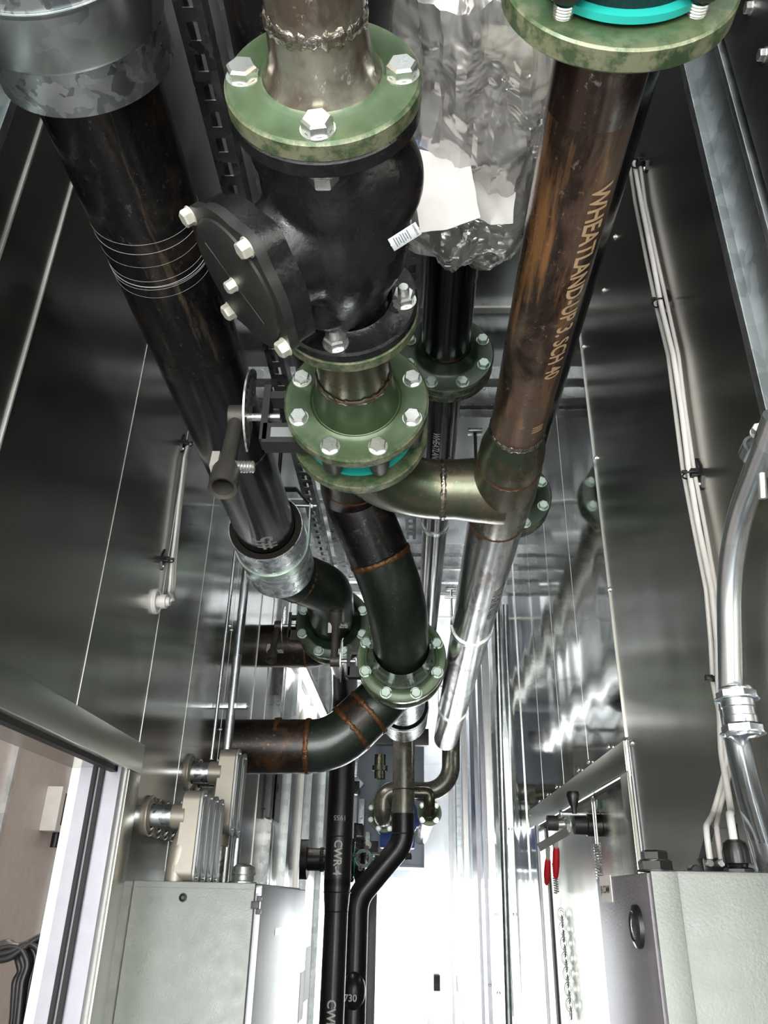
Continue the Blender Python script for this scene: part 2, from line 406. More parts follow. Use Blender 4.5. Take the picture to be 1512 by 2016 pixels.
# right wall: near part, then the wavier polished panels above and beyond the door
b = MB(); b.boxb(WR, WR + .11, NEAR, 1.574, 0, CZ); st(b, 'wall_right', 'wall2')
b = MB()
b.boxb(WR, WR + .11, 1.574, 2.76, 2.04, CZ)
b.boxb(WR, WR + .11, 2.76, FAR, 0, CZ)
st(b, 'wall_right_far', 'wavy')
b = MB(); b.boxb(WL - .1, -.375, FAR, FAR + .08, 0, CZ); b.boxb(-.375, .205, FAR, FAR + .08, 1.98, CZ); b.boxb(.205, WR + .1, FAR, FAR + .08, 0, CZ)
st(b, 'wall_far', 'ceil')
# header and jamb trims
b = MB(); b.boxb(WL - .001, WL + .006, .2, 1.725, 1.98, 2.04, .001); st(b, 'trim_1', 'trimm')
b = MB(); b.boxb(WL - .001, WL + .006, 1.652, 1.725, 0, 1.979, .001); st(b, 'trim_2', 'trimm')
b = MB(); b.boxb(WR - .006, WR + .001, 1.58, 2.93, 1.982, 2.04, .001); st(b, 'trim_3', 'trimm')
b = MB(); b.boxb(WR - .006, WR + .001, 1.58, 1.634, 0, 1.981, .001); st(b, 'trim_4', 'trimm')
b = MB(); b.boxb(WR - .008, WR + .001, 2.76, 2.80, 0, 1.981, .001); st(b, 'trim_5', 'alum')
k = 6
def seam_l(y, w, z0, z1, mat='seam', d=.003, x=WL):
    global k
    b = MB(); b.boxb(x - .001 if x < 0 else x - d, x + d if x < 0 else x + .001, y - w / 2, y + w / 2, z0, z1); st(b, 'trim_%d' % k, mat); k += 1
seam_l(.80, .0036, 2.04, CZ); seam_l(.921, .0036, 2.04, CZ); seam_l(1.347, .0007, 2.04, CZ, 'seam', .0008); seam_l(1.70, .0007, 2.04, CZ, 'seam', .0008)
seam_l(2.02, .0006, 1.8, CZ, 'seam', .0006); seam_l(2.42, .0006, 1.8, CZ, 'seam', .0006); seam_l(2.86, .001, 0, CZ); seam_l(3.12, .001, 0, CZ)
for y, w, d, mt in ((3.35, .05, .03, 'strut'), (3.52, .02, .012, 'galvs'), (3.9, .11, .022, 'galvs'), (4.35, .03, .02, 'seam'), (4.62, .05, .03, 'galvs'), (5.4, .09, .03, 'galvs'), (6.4, .06, .03, 'strut'), (7.6, .12, .03, 'galvs')):
    seam_l(y, w, 0, CZ, mt, d)
for y, w, d, mt in ((1.574, .002, .003, 'trimm'), (1.93, .0008, .0004, 'trimm'), (2.26, .001, .0004, 'trimm'), (2.62, .0008, .0004, 'trimm'), (3.02, .003, .003, 'trimm'), (3.55, .012, .012, 'galvs'), (3.9, .16, .014, 'galvs'), (4.35, .02, .02, 'seam'), (4.75, .05, .012, 'alum'), (5.35, .34, .012, 'alum'), (6.3, .05, .02, 'seam'), (7.2, .16, .02, 'galvs'), (8.5, .06, .02, 'seam')):
    seam_l(y, w, 2.045 if 1.5 < y < 2.9 else 0, CZ, mt, d, WR)
# ceiling sheet joints
for y in (.62, 1.72, 2.9, 4.4, 5.8):
    b = MB(); b.boxb(WL, WR, y - .012, y + .012, CZ - .004, CZ + .001); st(b, 'trim_%d' % k, 'trimm'); k += 1
# right closed door leaf with black gasket line
b = MB(); b.boxb(WR + .025, WR + .06, 1.634, 2.76, .02, 1.982); st(b, 'door_1', 'trimm')
b = MB(); b.boxb(WR + .004, WR + .026, 1.634, 2.76, 1.972, 1.981); b.boxb(WR + .020, WR + .026, 2.742, 2.76, 0, 1.972); st(b, 'trim_%d' % k, 'gasket'); k += 1
# the doorway on the left: white extruded jamb with black gasket lines
b = MB(); b.boxb(-.672, WL - .002, 1.640, 1.652, 0, 1.985); st(b, 'door_2', 'alum')
for x, w in ((-.588, .006), (-.625, .009), (-.640, .008)):
    b = MB(); b.boxb(x - w / 2, x + w / 2, 1.632, 1.641, 0, 1.98); st(b, 'trim_%d' % k, 'gasket'); k += 1
b = MB(); b.boxb(WL - .008, WL - .001, 1.62, 1.64, 0, 1.98); st(b, 'trim_%d' % k, 'alum'); k += 1
b = MB(); b.boxb(WL - .03, WL - .012, .25, 1.64, 1.972, 1.985); st(b, 'trim_%d' % k, 'gasket'); k += 1
# side room
b = MB(); b.boxb(-1.62, -1.57, -.6, 4.2, 0, 2.9); b.boxb(-1.57, -.695, 4.15, 4.2, 0, 2.9); st(b, 'wall_side_room', 'room')
b = MB(); b.boxb(-1.62, -.695, -.6, 4.2, 2.9, 2.95); st(b, 'ceiling_side_room', 'room')
for y in (1.95, 2.55, 3.15, 3.75):
    b = MB(); b.boxb(-1.571, -1.55, y - .012, y + .012, 0, 2.9); st(b, 'trim_%d' % k, 'galvs'); k += 1

# galvanised upright at the near right
t = thing('frame_upright', (WR, .71, 0), 'galvanised channel upright at the near end of the right wall', 'post')
b = MB(); b.boxb(WR - .012, WR, .655, .763, 0, CZ, .002); b.boxb(WR - .024, WR, .748, .763, 0, CZ, .002); b.boxb(WR - .024, WR, .655, .665, 0, CZ, .002); b.build('channel', 'galvs', t)
t2 = thing('frame_upright', (WR, .5, 0), 'dark plate with hex bolts at the top right edge', 'plate')
b = MB(); b.boxb(WR - .02, WR, .5, .645, 1.0, CZ, .002); b.build('plate', 'castg', t2)
for p in (atx(1480, 15, WR - .02), atx(1507, 108, WR - .02)): MB().hexa(p, -X, .013, .008).build('bolt', 'zinc', t2)
t = thing('frame_upright', (WL, .62, 0), 'galvanised channel upright at the near end of the left wall', 'post')
b = MB(); b.boxb(WL, WL + .02, .56, .70, 0, CZ, .002); b.boxb(WL, WL + .03, .685, .70, 0, CZ, .002); b.build('channel', 'galvs', t)

# ------------------------------------------------------------------ steel channel (strut) overhead
def strut(name, a, bq, label, cat='channel', slots=True, grp=None, double=False):
    a, bq = V(a), V(bq); d = (bq - a).normalized(); L = (bq - a).length; side = d.cross(Z)
    t = thing(name, (a + bq) / 2, label, cat, grp)
    b = MB(); h = .041; w = .041
    cx = (a + bq) / 2
    n = int(L / .05)
    rot = Matrix((side, d, Z)).transposed()
    # slotted underside between two long rails, two side webs with lips
    b.box(cx + side * (-w / 2 + .006), (.012, L, .0025), rot); b.box(cx + side * (w / 2 - .006), (.012, L, .0025), rot)
    if slots:
        for i in range(n + 1):
            p = a + d * (i * .05 + .0)
            b.box(p + d * .0, (.018, .021, .0025), rot)
    else: b.box(cx, (.02, L, .0025), rot)
    for s in (-1, 1):
        b.box(cx + side * s * w / 2 + Z * h / 2, (.0025, L, h), rot)
        b.box(cx + side * s * (w / 2 - .006) + Z * h, (.010, L, .0025), rot)
    b.build('slotted_channel' if slots else 'plain_channel', 'strut', t)
    if double:
        b = MB()
        b.box(cx + side * (w + .006) + Z * h / 2, (.0025, L, h), rot); b.box(cx + side * (w + .024) , (.034, L, .0025), rot); b.box(cx + side * (w + .052) + Z * .02, (.02, L, .004), rot)
        b.box(cx + side * (w + .075) + Z * .006, (.024, L, .003), rot)
        b.build('back_channel', 'strut', t)
    return t
strut('strut_channel', (-.335, -.6, 2.93), (-.335, 3.0, 2.93), 'slotted steel channel running overhead beside the big left pipe', double=True)
strut('strut_channel', (0.0, -.6, 3.12), (0.0, 3.0, 3.12), 'slotted steel channel overhead, behind the plastic wrapped valve')
for i, (y, z) in enumerate(((1.86, 3.10), (1.955, 3.10), (2.02, 3.10))):
    strut('strut_channel', (WL, y, z), (WR, y, z), ['front channel of the nearer overhead cross frame', 'middle channel of the nearer overhead cross frame', 'rear channel of the nearer overhead cross frame'][i], slots=False)
for i, (y, z) in enumerate(((3.12, 3.10), (3.26, 3.10), (3.42, 3.10), (3.6, 3.10))):
    strut('strut_channel', (WL, y, z), (WR, y, z), ['front channel of the far overhead cross frame', 'second channel of the far overhead cross frame', 'third channel of the far overhead cross frame', 'rear channel of the far overhead cross frame'][i], slots=False)
def hanger_rod(p0, p1, label, r=.005):
    t = thing('hanger_rod', p0, label, 'rod')
    b = MB(); b.cyl(p0, p1, r, n=12); b.build('rod', 'castg', t)
    MB().hexa(V(p1) , (V(p0) - V(p1)), .017, .008).build('nut', 'zinc', t)
    MB().box(V(p0), (.045, .03, .012), None, .002).build('clamp', 'zinc', t)
p = atz(935, 850, 3.08)
hanger_rod(p, (p.x, p.y, 2.75), 'black threaded rod hanging right of the glossy black pipe')
p = atz(888, 1160, 3.05)
hanger_rod(p, (p.x + .003, p.y, 2.43), 'long thin threaded rod beside the bare steel pipe')

# ------------------------------------------------------------------ left large black pipe
YA = V((0, 1, 0))
t = thing('large_black_pipe', (-.42, 1.0, 2.63), 'large black steel pipe along the left wall, scratched and chalk marked', 'pipe')
ax0 = V((-.42, 0, 2.71))
b = MB(); b.tube([(-.42, -1.0, 2.71), (-.42, 1.2, 2.71)], .0842, 64); b.build('pipe', 'black', t)
b = MB(); b.tube([(-.42, 1.2, 2.71), (-.42, 2.36, 2.71)], .0842, 64); b.build('pipe', 'blackgl', t)
path = fillet([(-.42, 2.25, 2.71), (-.42, 2.37, 2.71), (-.287, 2.54, 2.715), (-.292, 2.80, 2.682)], [.08, .16], 12)
b = MB(); b.tube(path[5:], .0846, 56); b.build('elbow', 'darkgreen', t)
MB().bead((-.42, 1.56, 2.71), Y, .0842, .002).build('weld_bead', 'weld', t)
MB().bead(V((-.375, 2.43, 2.712)), V((.62, .78, .02)), .0845, .0035).build('weld_bead', 'weldrust', t)
MB().bead(V((-.292, 2.735, 2.69)), Y, .0846, .003).build('weld_bead', 'rustpipe', t)
# scratches round the pipe
b = MB()
for y, r in ((.863, .0003), (.88, .0004), (.905, .0002), (.935, .0003), (.945, .0006), (.951, .0004), (.958, .0003), (.972, .0002)):
    b.torus((-.42, y + .0, 2.71), V((random.uniform(-.04, .04), 1, random.uniform(-.05, .05))), .0843, r, 96, 4)
b.build('scratch_ring', 'chalk', t)
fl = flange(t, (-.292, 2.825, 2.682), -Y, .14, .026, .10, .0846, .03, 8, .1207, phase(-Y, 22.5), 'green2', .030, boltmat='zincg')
text_on('#5', .075, on_pipe((-.42, 0, 2.71), Y, .0842, phase(Y, -78), 1.995, -1, 1), t, 'chalk')

# insulation with galvanised jackets
def jacket(yn, yf, ax, ri, ro, label, bands, r2=None, foam=True, x=None):
    t = thing('insulation_jacket', (ax[0], yn, ax[2] - ro), label, 'insulation')
    b = MB(); b.lathe((ax[0], yn, ax[2]), Y, [(.002, ro - .003), (0, ro - .0015), (0, ro), (yf - yn, ro), (yf - yn, ro - .002)], 72); b.build('metal_jacket', 'galv', t)
    if foam: MB().lathe((ax[0], yn + .003, ax[2]), Y, [(0, ri), (0, ro - .002), (yf - yn - .004, ro - .002), (yf - yn - .004, ri)], 72).build('foam_ring', 'foam', t)
    for y, w, rr in bands:
        MB().lathe((ax[0], y, ax[2]), Y, [(0, ro), (.001, ro + rr), (w - .001, ro + rr), (w, ro)], 72).build('jacket_band', 'galvs', t)
    return t
j = jacket(-.9, .625, (-.42, 0, 2.71), .086, .112, 'spangled galvanised jacket on the near end of the large left pipe', [(.50, .006, .004), (.545, .004, .0015)])
MB().lathe((-.42, .50, 2.71), Y, [(0, .113), (.0, .116), (.065, .116), (.07, .113)], 72).build('jacket_collar', 'galvs', j)
jacket(2.02, 2.33, (-.42, 0, 2.71), .086, .107, 'short galvanised insulation sleeve with an open black foam end', [])

# clevis hanger round the sleeve
t = thing('clevis_hanger', (-.42, 2.13, 2.60), 'green tinted clevis hanger round the foam ended sleeve', 'hanger')
MB().lathe((-.42, 2.135, 2.71), Y, [(0, .107), (0, .1115), (.028, .1115), (.028, .107)], 72).build('ring', 'zincg', t)
b = MB(); b.bar((-.309, 2.149, 2.72), (-.312, 2.149, 2.845), .028, .004, X); b.bar((-.531, 2.149, 2.72), (-.528, 2.149, 2.845), .028, .004, X)
b.build('side_strap', 'zincg', t)
b = MB(); b.bar((-.312, 2.149, 2.845), (-.36, 2.149, 2.90), .028, .004, (1, 0, 1)); b.bar((-.528, 2.149, 2.845), (-.48, 2.149, 2.90), .028, .004, (-1, 0, 1)); b.bar((-.48, 2.149, 2.90), (-.36, 2.149, 2.90), .028, .004, Z)
b.build('yoke', 'castg', t)
b = MB(); b.cyl((-.555, 2.149, 2.842), (-.292, 2.149, 2.842), .006, n=14); b.hexa((-.311, 2.149, 2.842), X, .017, .008); b.build('cross_bolt', 'galvs', t)
MB().cyl((-.42, 2.149, 2.90), (-.42, 2.149, CZ), .006, n=12).build('rod', 'castg', t)

# ------------------------------------------------------------------ centre train
CX, CZ2 = -.087, 2.455
t = thing('flanged_pipe_spool', (CX, .3, 2.36), 'near green flange with silver bolts on the heat tinted pipe end, top centre', 'pipe')
b = MB(); b.tube([(CX, -.8, CZ2), (CX, .420, CZ2)], .0445, 56); b.build('pipe', 'olive', t)
MB().lathe((CX, .40, CZ2), Y, [(-.03, .0448), (.02, .0452), (.05, .0485), (.068, .053), (.079, .060)], 56).build('hub', 'steel', t)
MB().bead((CX, .418, CZ2), Y, .0445, .0052, seed=2).build('weld_bead', 'weld', t)
flange(t, (CX, .499, CZ2), -Y, .0953, .021, .055, .052, 0, 4, .0762, phase(-Y, -90), 'green', .026, hn=.013)
# check valve
t = thing('check_valve', (CX, .65, 2.33), 'glossy black cast iron valve with a bolted cover, centre of the pipework', 'valve')
flange(t, (CX, .4995, CZ2), Y, .0945, .019, .052, .045, 0, 0, .0762, 0, 'cast', nm='end_flange')
flange(t, (CX, .8, CZ2), -Y, .0945, .0165, .058, .05, 0, 0, .0762, 0, 'cast', nm='end_flange')
na = V((-.747, -.022, -.665)).normalized(); cc = V((-.1863, .654, 2.367)); A_ = V((.636, -.318, -.704)).normalized(); B_ = na.cross(A_).normalized()
if B_.dot(V((.195, .948, -.251))) < 0: B_ = -B_
def blob(b, p, r, sc_=(1, 1, 1), rot=None):
    g = bmesh.ops.create_icosphere(b.bm, subdivisions=4, radius=r)
    m = Matrix.Translation(V(p)) @ (rot.to_4x4() if rot else Matrix()) @ Matrix.Diagonal((*sc_, 1))
    bmesh.ops.transform(b.bm, matrix=m, verts=g['verts'])
b = MB()
pth = [(CX, .50, CZ2), (CX, .54, CZ2), (CX, .59, CZ2), (CX, .66, CZ2), (CX, .71, CZ2), (CX, .75, CZ2), (CX, .80, CZ2)]
b.tube(pth, .06, 40, True, [.050, .054, .076, .087, .080, .062, .050])
blob(b, (CX + .030, .600, CZ2 + .005), .070, (1, 1.05, 1.0))
blob(b, (CX - .05, .575, CZ2 + .02), .040)
b.tube([V((CX, .657, CZ2)) - na * .02, V((CX, .657, CZ2)) + na * .06, cc - na * .03, cc - na * .008], .05, 40, True, [.078, .066, .056, .056])
q0 = V((CX - .005, .60, CZ2 - .035)); b.tube(fillet([q0, (CX + .012, .66, CZ2 - .075), (CX - .0, .765, CZ2 - .035)], .06, 8), .03, 24, True)
b.tube([cc - na * .03 - A_ * .05 + B_ * .0, cc - na * .045, cc - na * .03 + A_ * .055], .016, 16)
b.tube([V((CX - .01, .70, CZ2 - .03)), V((CX - .02, .75, CZ2 - .06)), V((CX - .005, .782, CZ2 - .045))], .028, 24, True, [.04, .028, .018])
o = b.build('valve_body', 'cast', t)
md = o.modifiers.new('merge', 'REMESH'); md.mode = 'VOXEL'; md.voxel_size = .0035; md.use_smooth_shade = True
md = o.modifiers.new('soften', 'SMOOTH'); md.factor = .6; md.iterations = 14
def cover_poly(s, rc, wav, n=72):
    out = []
    for i in range(n):
        a = 2 * PI * i / n; c_, s_ = math.cos(a), math.sin(a)
        k4 = (abs(c_) ** 4.2 + abs(s_) ** 4.2) ** (-1 / 4.2)
        r = s * min(k4, 1.36) * (1 - wav * (.5 + .5 * math.cos(4 * a)) * .0)
        r2 = s * (1.19 + .15 * max(0, -math.cos(4 * a)) ** 2)
        out.append((r2 * c_, r2 * s_))
    return out
b = MB(); b.prism(cover_poly(.0715, 0, 0), cc - na * .004, A_, B_, na, .012); b.build('cover_flange', 'castg', t)
MB().prism(cover_poly(.069, 0, 0), cc - na * .030, A_, B_, na, .026).build('body_flange', 'cast', t)
cv = MB(); cv.lathe(cc + na * .008, na, [(0, .074), (.003, .0735), (.006, .066), (.0065, .01), (.0065, .001)], 56); cv = cv.build('cover', 'castg', t)
b = MB(); b.bar(cc + na * .012 - (A_ + B_).normalized() * .055, cc + na * .012 + (A_ + B_).normalized() * .055, .006, .006, na, .002); b.build('cover_rib', 'castg', t)
for sa, sb in ((-1, -1), (1, -1), (-1, 1), (1, 1)):
    MB().hexa(cc + na * .008 + A_ * .062 * sa + B_ * .062 * sb, na, .0175, .011, random.random()).build('cover_bolt', 'cream', t)
MB().hexa(cc + na * .014, na, .013, .011).build('plug', 'cream', t)
# near flange stud nut below
MB().hexa((CX, .519, CZ2 - .0762), Y, .026, .018).build('nut', 'zinc', t)
for a in (-97, -5, 84, 172):
    u, v, w = frame(-Y); ph = phase(-Y, a)
    p = V((CX, .783, CZ2)) + (u * math.cos(ph) + v * math.sin(ph)) * .0762
    nn = MB().hexa(p, -Y, .026, .015, .3).build('nut', 'zinc', t)
    s = MB(); s.lathe(p, -Y, [(0, .0075)] + [(.014 + i * .0012, .0076 if i % 2 else .0068) for i in range(9)] + [(.026, .006), (.026, 0)], 18); s.build('stud', 'zinc', nn)
# nameplate, raised on the right flank
pc = atc(797, 466, .795); pu = (atc(832, 432, .795) - atc(766, 474, .80)).normalized(); pn = -ray(797, 466).normalized(); pv = pn.cross(pu).normalized()
pn = pu.cross(pv)
rotp = Matrix((pu, pv, pn)).transposed()
nm = MB().box(pc, (.033, .0135, .0012), rotp, .0005).build('nameplate', 'tag', t)
b = MB()
for i in range(7): b.box(pc + pu * (-.011 + i * .0026) + pn * .0007, (.0012, .010 - (i % 3) * .0015, .0003), rotp)
b.build('plate_print', 'tagink', nm)
text_on('SIEMENS', .0032, flat(pc + pu * .0125 + pv * .0062 + pn * .0009, -pv, pu), nm, 'tagink')
b = MB()
for i in range(2): b.cyl(pc + pu * (-.016 + .032 * i), pc + pu * (-.016 + .032 * i) + pn * .0015, .0009, n=10)
b.build('rivet', 'galvs', nm)

# lower spool
t = thing('flanged_pipe_spool', (CX, .93, 2.34), 'short green spool between the black valve and the teal edged lever valve', 'pipe')
flange(t, (CX, .8005, CZ2), Y, .0953, .020, .058, .052, 0, 0, .0762, 0, 'green')
b = MB(); b.tube([(CX, .81, CZ2), (CX, .96, CZ2)], .054, 56); b.build('pipe', 'olive', t)
MB().lathe((CX, .945, CZ2), Y, [(0, .054), (.01, .0575), (.04, .061), (.068, .068), (.072, .075)], 56).build('hub', 'green', t)
MB().bead((CX, .948, CZ2), Y, .0555, .0042, seed=4).build('weld_bead', 'steel', t)
flange(t, (CX, 1.036, CZ2), -Y, .1143, .022, .07, .065, 0, 8, .0953, phase(-Y, 22.5), 'green', .0238)

def butterfly(c, ax, sd, Rb, W, n, ph, label, lever=True, s=1.0, stem=True, levdir=None, tagc=True, studs=True, x_plate=None):
    """lug valve: body disc, lugs, gaskets, neck frame, stem, notch plate, lever"""
    c, ax, sd = V(c), V(ax).normalized(), V(sd).normalized(); td = ax.cross(sd)
    t = thing('butterfly_valve', c, label, 'valve')
    MB().lathe(c - ax * W * .5, ax, [(0, Rb * .55), (0, Rb * .80), (W * .1, Rb * .84), (W * .9, Rb * .84), (W, Rb * .80), (W, Rb * .55)], 56).build('body', 'castb' if False else 'cast', t)
    u, v, w = frame(ax)
    for i in range(n):
        a = ph + 2 * PI * i / n; p = c + (u * math.cos(a) + v * math.sin(a)) * Rb
        q = MB(); q.lathe(p - ax * W * .5, ax, [(0, .004), (0, .0165 * s), (.002, .0185 * s), (W * .5, .0165 * s), (W * .72, .0145 * s), (W * .82, .010 * s), (W * .85, .002)], 24)
        q.build('lug', 'castg', t)
    for sg in (-1, 1):
        MB().lathe(c + ax * (sg * W * .5), ax * sg, [(-.006, Rb * .6), (-.006, Rb * (.97 if sg * W > .05 else .87)), (-.0002, Rb * (.98 if sg * W > .05 else .88)), (-.0002, Rb * .6)], 56).build('gasket', 'teal', t)
    if stem:
        R0 = Rb * .85; L = .115 * s
        b = MB()
        b.bar(c + sd * (R0 - .02), c + sd * (R0 + L * .30), .040 * s, .036 * s, ax, .004 * s)
        lo = td if td.z < 0 else -td
        b.box(c + sd * (R0 + L * .30) + lo * .040 * s, (1, 1, 1), Matrix((sd * (L * .62), ax * .034 * s, lo * .036 * s)).transposed(), 0)
        b.box(c + sd * (R0 + L * .30) - lo * .034 * s, (1, 1, 1), Matrix((sd * (L * .62), ax * .030 * s, lo * .014 * s)).transposed(), 0)
        b.box(c + sd * (R0 + L * .60), (1, 1, 1), Matrix((sd * (L * .10), ax * .034 * s, lo * .105 * s)).transposed(), 0)
        b.build('neck', 'castg', t)
        MB().cyl(c + sd * (R0 + L * .4), c + sd * (R0 + L * 1.12), .0065 * s, n=16).build('stem', 'zinc', t)
        b = MB()
        for sg in (-1, 1): b.cyl(c + sd * (R0 + .006 * s) - ax * .026 * s + td * sg * .013 * s, c + sd * (R0 + .022 * s) - ax * .026 * s + td * sg * .013 * s, .011 * s, n=16)
        b.build('packing_nut', 'cream', t)
        # notch plate: a fan of holes across the stem
        pl = c + sd * (R0 + L * .78); b = MB(); rr = .078 * s
        u2, v2 = -ax, lo
        a0, a1 = math.radians(-78), math.radians(78)
        outer = [(rr * math.cos(a0 + (a1 - a0) * i / 26), rr * math.sin(a0 + (a1 - a0) * i / 26)) for i in range(27)]
        inner = [(.020 * s * math.cos(a1 - (a1 - a0) * i / 8), .020 * s * math.sin(a1 - (a1 - a0) * i / 8)) for i in range(9)]
        bm = b.bm; b.prism(outer + inner, pl, u2, v2, sd, .003 * s)
        npl = b.build('notch_plate', 'zinc', t)
        for i in range(13):
            a = a0 + (a1 - a0) * (i + .5) / 13; q = pl + (u2 * math.cos(a) + v2 * math.sin(a)) * rr * .86
            MB().cyl(q - sd * .0003, q + sd * .0034 * s, .0042 * s, n=12).build('notch', 'gasket', npl)
        if lever:
            h0 = c + sd * (R0 + L * .86); ld = (V(levdir) if levdir else (lo * .88 - ax * .42)).normalized()
            b = MB(); b.cyl(h0, h0 + sd * .032 * s, .020 * s, n=32)
            q = h0 + sd * .020 * s
            b.tube([q, q + ld * .06 * s, q + ld * .115 * s, q + ld * .135 * s, q + ld * .175 * s], .012 * s, 24, False, [.0115 * s, .0125 * s, .013 * s, .021 * s, .022 * s])
            b.tube([q + ld * .175 * s, q + ld * .172 * s, q + ld * .145 * s], .016 * s, 24, False, [.022 * s, .0165 * s, .015 * s])
            lv = b.build('lever', 'castb', t)
            MB().box(q + ld * .118 * s + sd * .018 * s, (1, 1, 1), Matrix((sd * .012 * s, ld * .034 * s, ld.cross(sd) * .022 * s)).transposed(), 0).build('lever_latch', 'cream', lv)
            b = MB(); b0 = q + ld * .125 * s - sd * .015 * s
            b.lathe(b0 + sd * .004 * s, -sd, [(i * .0022 * s, (.010 if i % 2 else .0085) * s) for i in range(15)], 18); b.build('latch_spring', 'zinc', lv)
        if tagc:
            MB().box(c + sd * (R0 + L * .30) + lo * .040 * s - ax * .0176 * s, (1, 1, 1), Matrix((sd * .044 * s, ax * .0012, lo * .018 * s)).transposed(), 0).build('tag_plate', 'tag', t)
    return t
butterfly((CX, 1.0665, CZ2), Y, -X, .0953, .060, 8, phase(Y, 22.5), 'lever operated valve with teal gasket between the two green flanges, centre', levdir=(.04, -.30, -.85))

# elbow, tee and right hand run
RX = .176
t = thing('tee_pipe_run', (RX, .8, 2.35), 'olive elbow and tee joining the long brown and bare steel pipe, right of centre', 'pipe')
flange(t, (CX, 1.0985, CZ2), Y, .1143, .022, .066, .060, 0, 0, .0953, 0, 'green')
b = MB(); b.tube(fillet([(CX, 1.115, CZ2), (CX, 1.315, CZ2), (.065, 1.315, CZ2)], .150, 16), .0575, 56); b.build('elbow', 'olive', t)
b = MB(); b.tube([(.055, 1.315, CZ2), (.085, 1.315, CZ2), (.12, 1.317, CZ2), (RX, 1.318, CZ2)], .0575, 56, True, [.0575, .0578, .062, .066])
b.build('tee_branch', 'olive', t)
b = MB(); b.tube([(RX, 1.20, CZ2), (RX, 1.225, CZ2), (RX, 1.315, CZ2), (RX, 1.40, CZ2), (RX, 1.425, CZ2)], .0575, 56, True, [.0575, .059, .062, .059, .0575]); b.build('tee_body', 'olive', t)
MB().lathe((RX, 1.10, CZ2), Y, [(0, .0448), (.02, .047), (.06, .056), (.085, .0575), (.105, .0575)], 56).build('reducer', 'olive', t)
b = MB(); b.tube([(RX, .40, CZ2), (RX, .51, CZ2)], .0447, 56); b.build('pipe_end', 'shine', t)
b = MB(); b.tube([(RX, .50, CZ2), (RX, 1.10, CZ2)], .0445, 56); pm = b.build('upper_pipe', 'brown', t)
b = MB(); b.tube([(RX, 1.425, CZ2), (RX, 3.86, CZ2)], .0572, 56); lp = b.build('lower_pipe', 'silver', t)
for (x_, y_, z_), a, R_, m_, r_ in (((.060, 1.315, CZ2), X, .0578, 'weld', .0035), ((RX, 1.098, CZ2), Y, .0452, 'weld', .004), ((RX, 1.21, CZ2), Y, .058, 'weldrust', .002), ((RX, 1.43, CZ2), Y, .0575, 'weldrust', .0025), ((RX, .432, CZ2), Y, .0455, 'silver', .0065)):
    MB().bead((x_, y_, z_), a, R_, r_, seed=x_).build('weld_bead', m_, t)
flange(t, (RX, .392, CZ2), Y, .1000, .022, .048, .045, 0, 0, .0762, 0, 'green')
text_on('WHEATLAND-UP 3. SCH 40', .034, on_pipe((RX, 0, CZ2), Y, .0445, phase(Y, -62), .575, 1, -1), pm, 'painto', sx=.80)
text_on('III', .026, on_pipe((RX, 0, CZ2), Y, .0445, phase(Y, -62), 1.03, 1, -1), pm, 'painto')
text_on('WHEATLAND', .034, on_pipe((RX, 0, CZ2), Y, .0572, phase(Y, -58), 1.72, 1, -1), lp, 'chalk')
def clamp(x, y, z, r, label, ear=1, mat='zinc'):
    t = thing('pipe_clamp', (x, y, z - r), label, 'clamp')
    MB().lathe((x, y, z), Y, [(0, r), (0, r + .004), (.022, r + .004), (.022, r)], 56).build('band', mat, t)
    b = MB(); b.bar((x - ear * (r + .002), y + .011, z + .0), (x - ear * (r + .002), y + .011, z + r + .05), .022, .003, X); b.cyl((x - ear * (r + .02), y + .011, z + r + .03), (x - ear * (r - .02), y + .011, z + r + .03), .004, n=10); b.build('strap', mat, t)
clamp(RX, 2.13, CZ2, .0572, 'pale hanger ring halfway along the bare steel pipe')
clamp(RX, 3.18, CZ2, .0572, 'pale hanger ring near the far end of the bare steel pipe')
b = butterfly((RX, .358, CZ2), Y, Z, .0762, .060, 4, phase(Y, 45), 'black lug valve body above the large green flange, top right corner', stem=False, s=1.25)
for a in (-45, -135):
    ph = phase(Y, a); u, v, w = frame(Y); p = V((RX, .388, CZ2)) + (u * math.cos(ph) + v * math.sin(ph)) * .0762
    s = MB(); s.lathe(p, Y, [(-.006, .008)] + [(-.006 + i * .0012, .0088 if i % 2 else .0080) for i in range(12)], 20); s.build('stud', 'zinc', b)

# ------------------------------------------------------------------ middle large pipe dropping through a green elbow
t = thing('dropping_black_pipe', (-.14, 1.5, 2.6), 'dark pipe bending down through a long green elbow to a bolted flange, centre', 'pipe')
b = MB(); b.tube([(-.14, -1.0, 2.73), (-.152, 1.76, 2.732)], .0842, 56); b.build('upper_pipe', 'black', t)
pp = fillet([(-.150, 1.70, 2.732), (-.160, 1.86, 2.742), (-.038, 2.045, 2.508), (-.027, 2.36, 2.432)], [.05, .34], 16)
i1 = 18
b = MB(); b.tube(pp[:i1 + 1], .0842, 56); b.build('mitre_bend', 'black', t)
b = MB(); b.tube(pp[i1:], .0852, 56); b.build('elbow', 'darkgreen', t)
MB().bead((-.151, 1.765, 2.732), Y, .0842, .0035).build('weld_bead', 'weldrust', t)
d = (pp[i1 + 1] - pp[i1 - 1]).normalized(); cw = pp[i1] + d * .01
MB().bead(cw, d, .0852, .0045, seed=3).build('weld_bead', 'weldrust', t)
MB().lathe((-.027, 2.305, 2.434), Y, [(-.02, .0853), (0, .0858), (.03, .087), (.05, .093), (.07, .105)], 56).build('hub', 'silver', t)
MB().bead((-.027, 2.29, 2.436), Y, .0852, .002).build('weld_bead', 'rustpipe', t)
flange(t, (-.027, 2.403, 2.429), -Y, .14, .026, .11, .10, 0, 8, .1207, phase(-Y, 22.5), 'green', .029, boltmat='zincg')
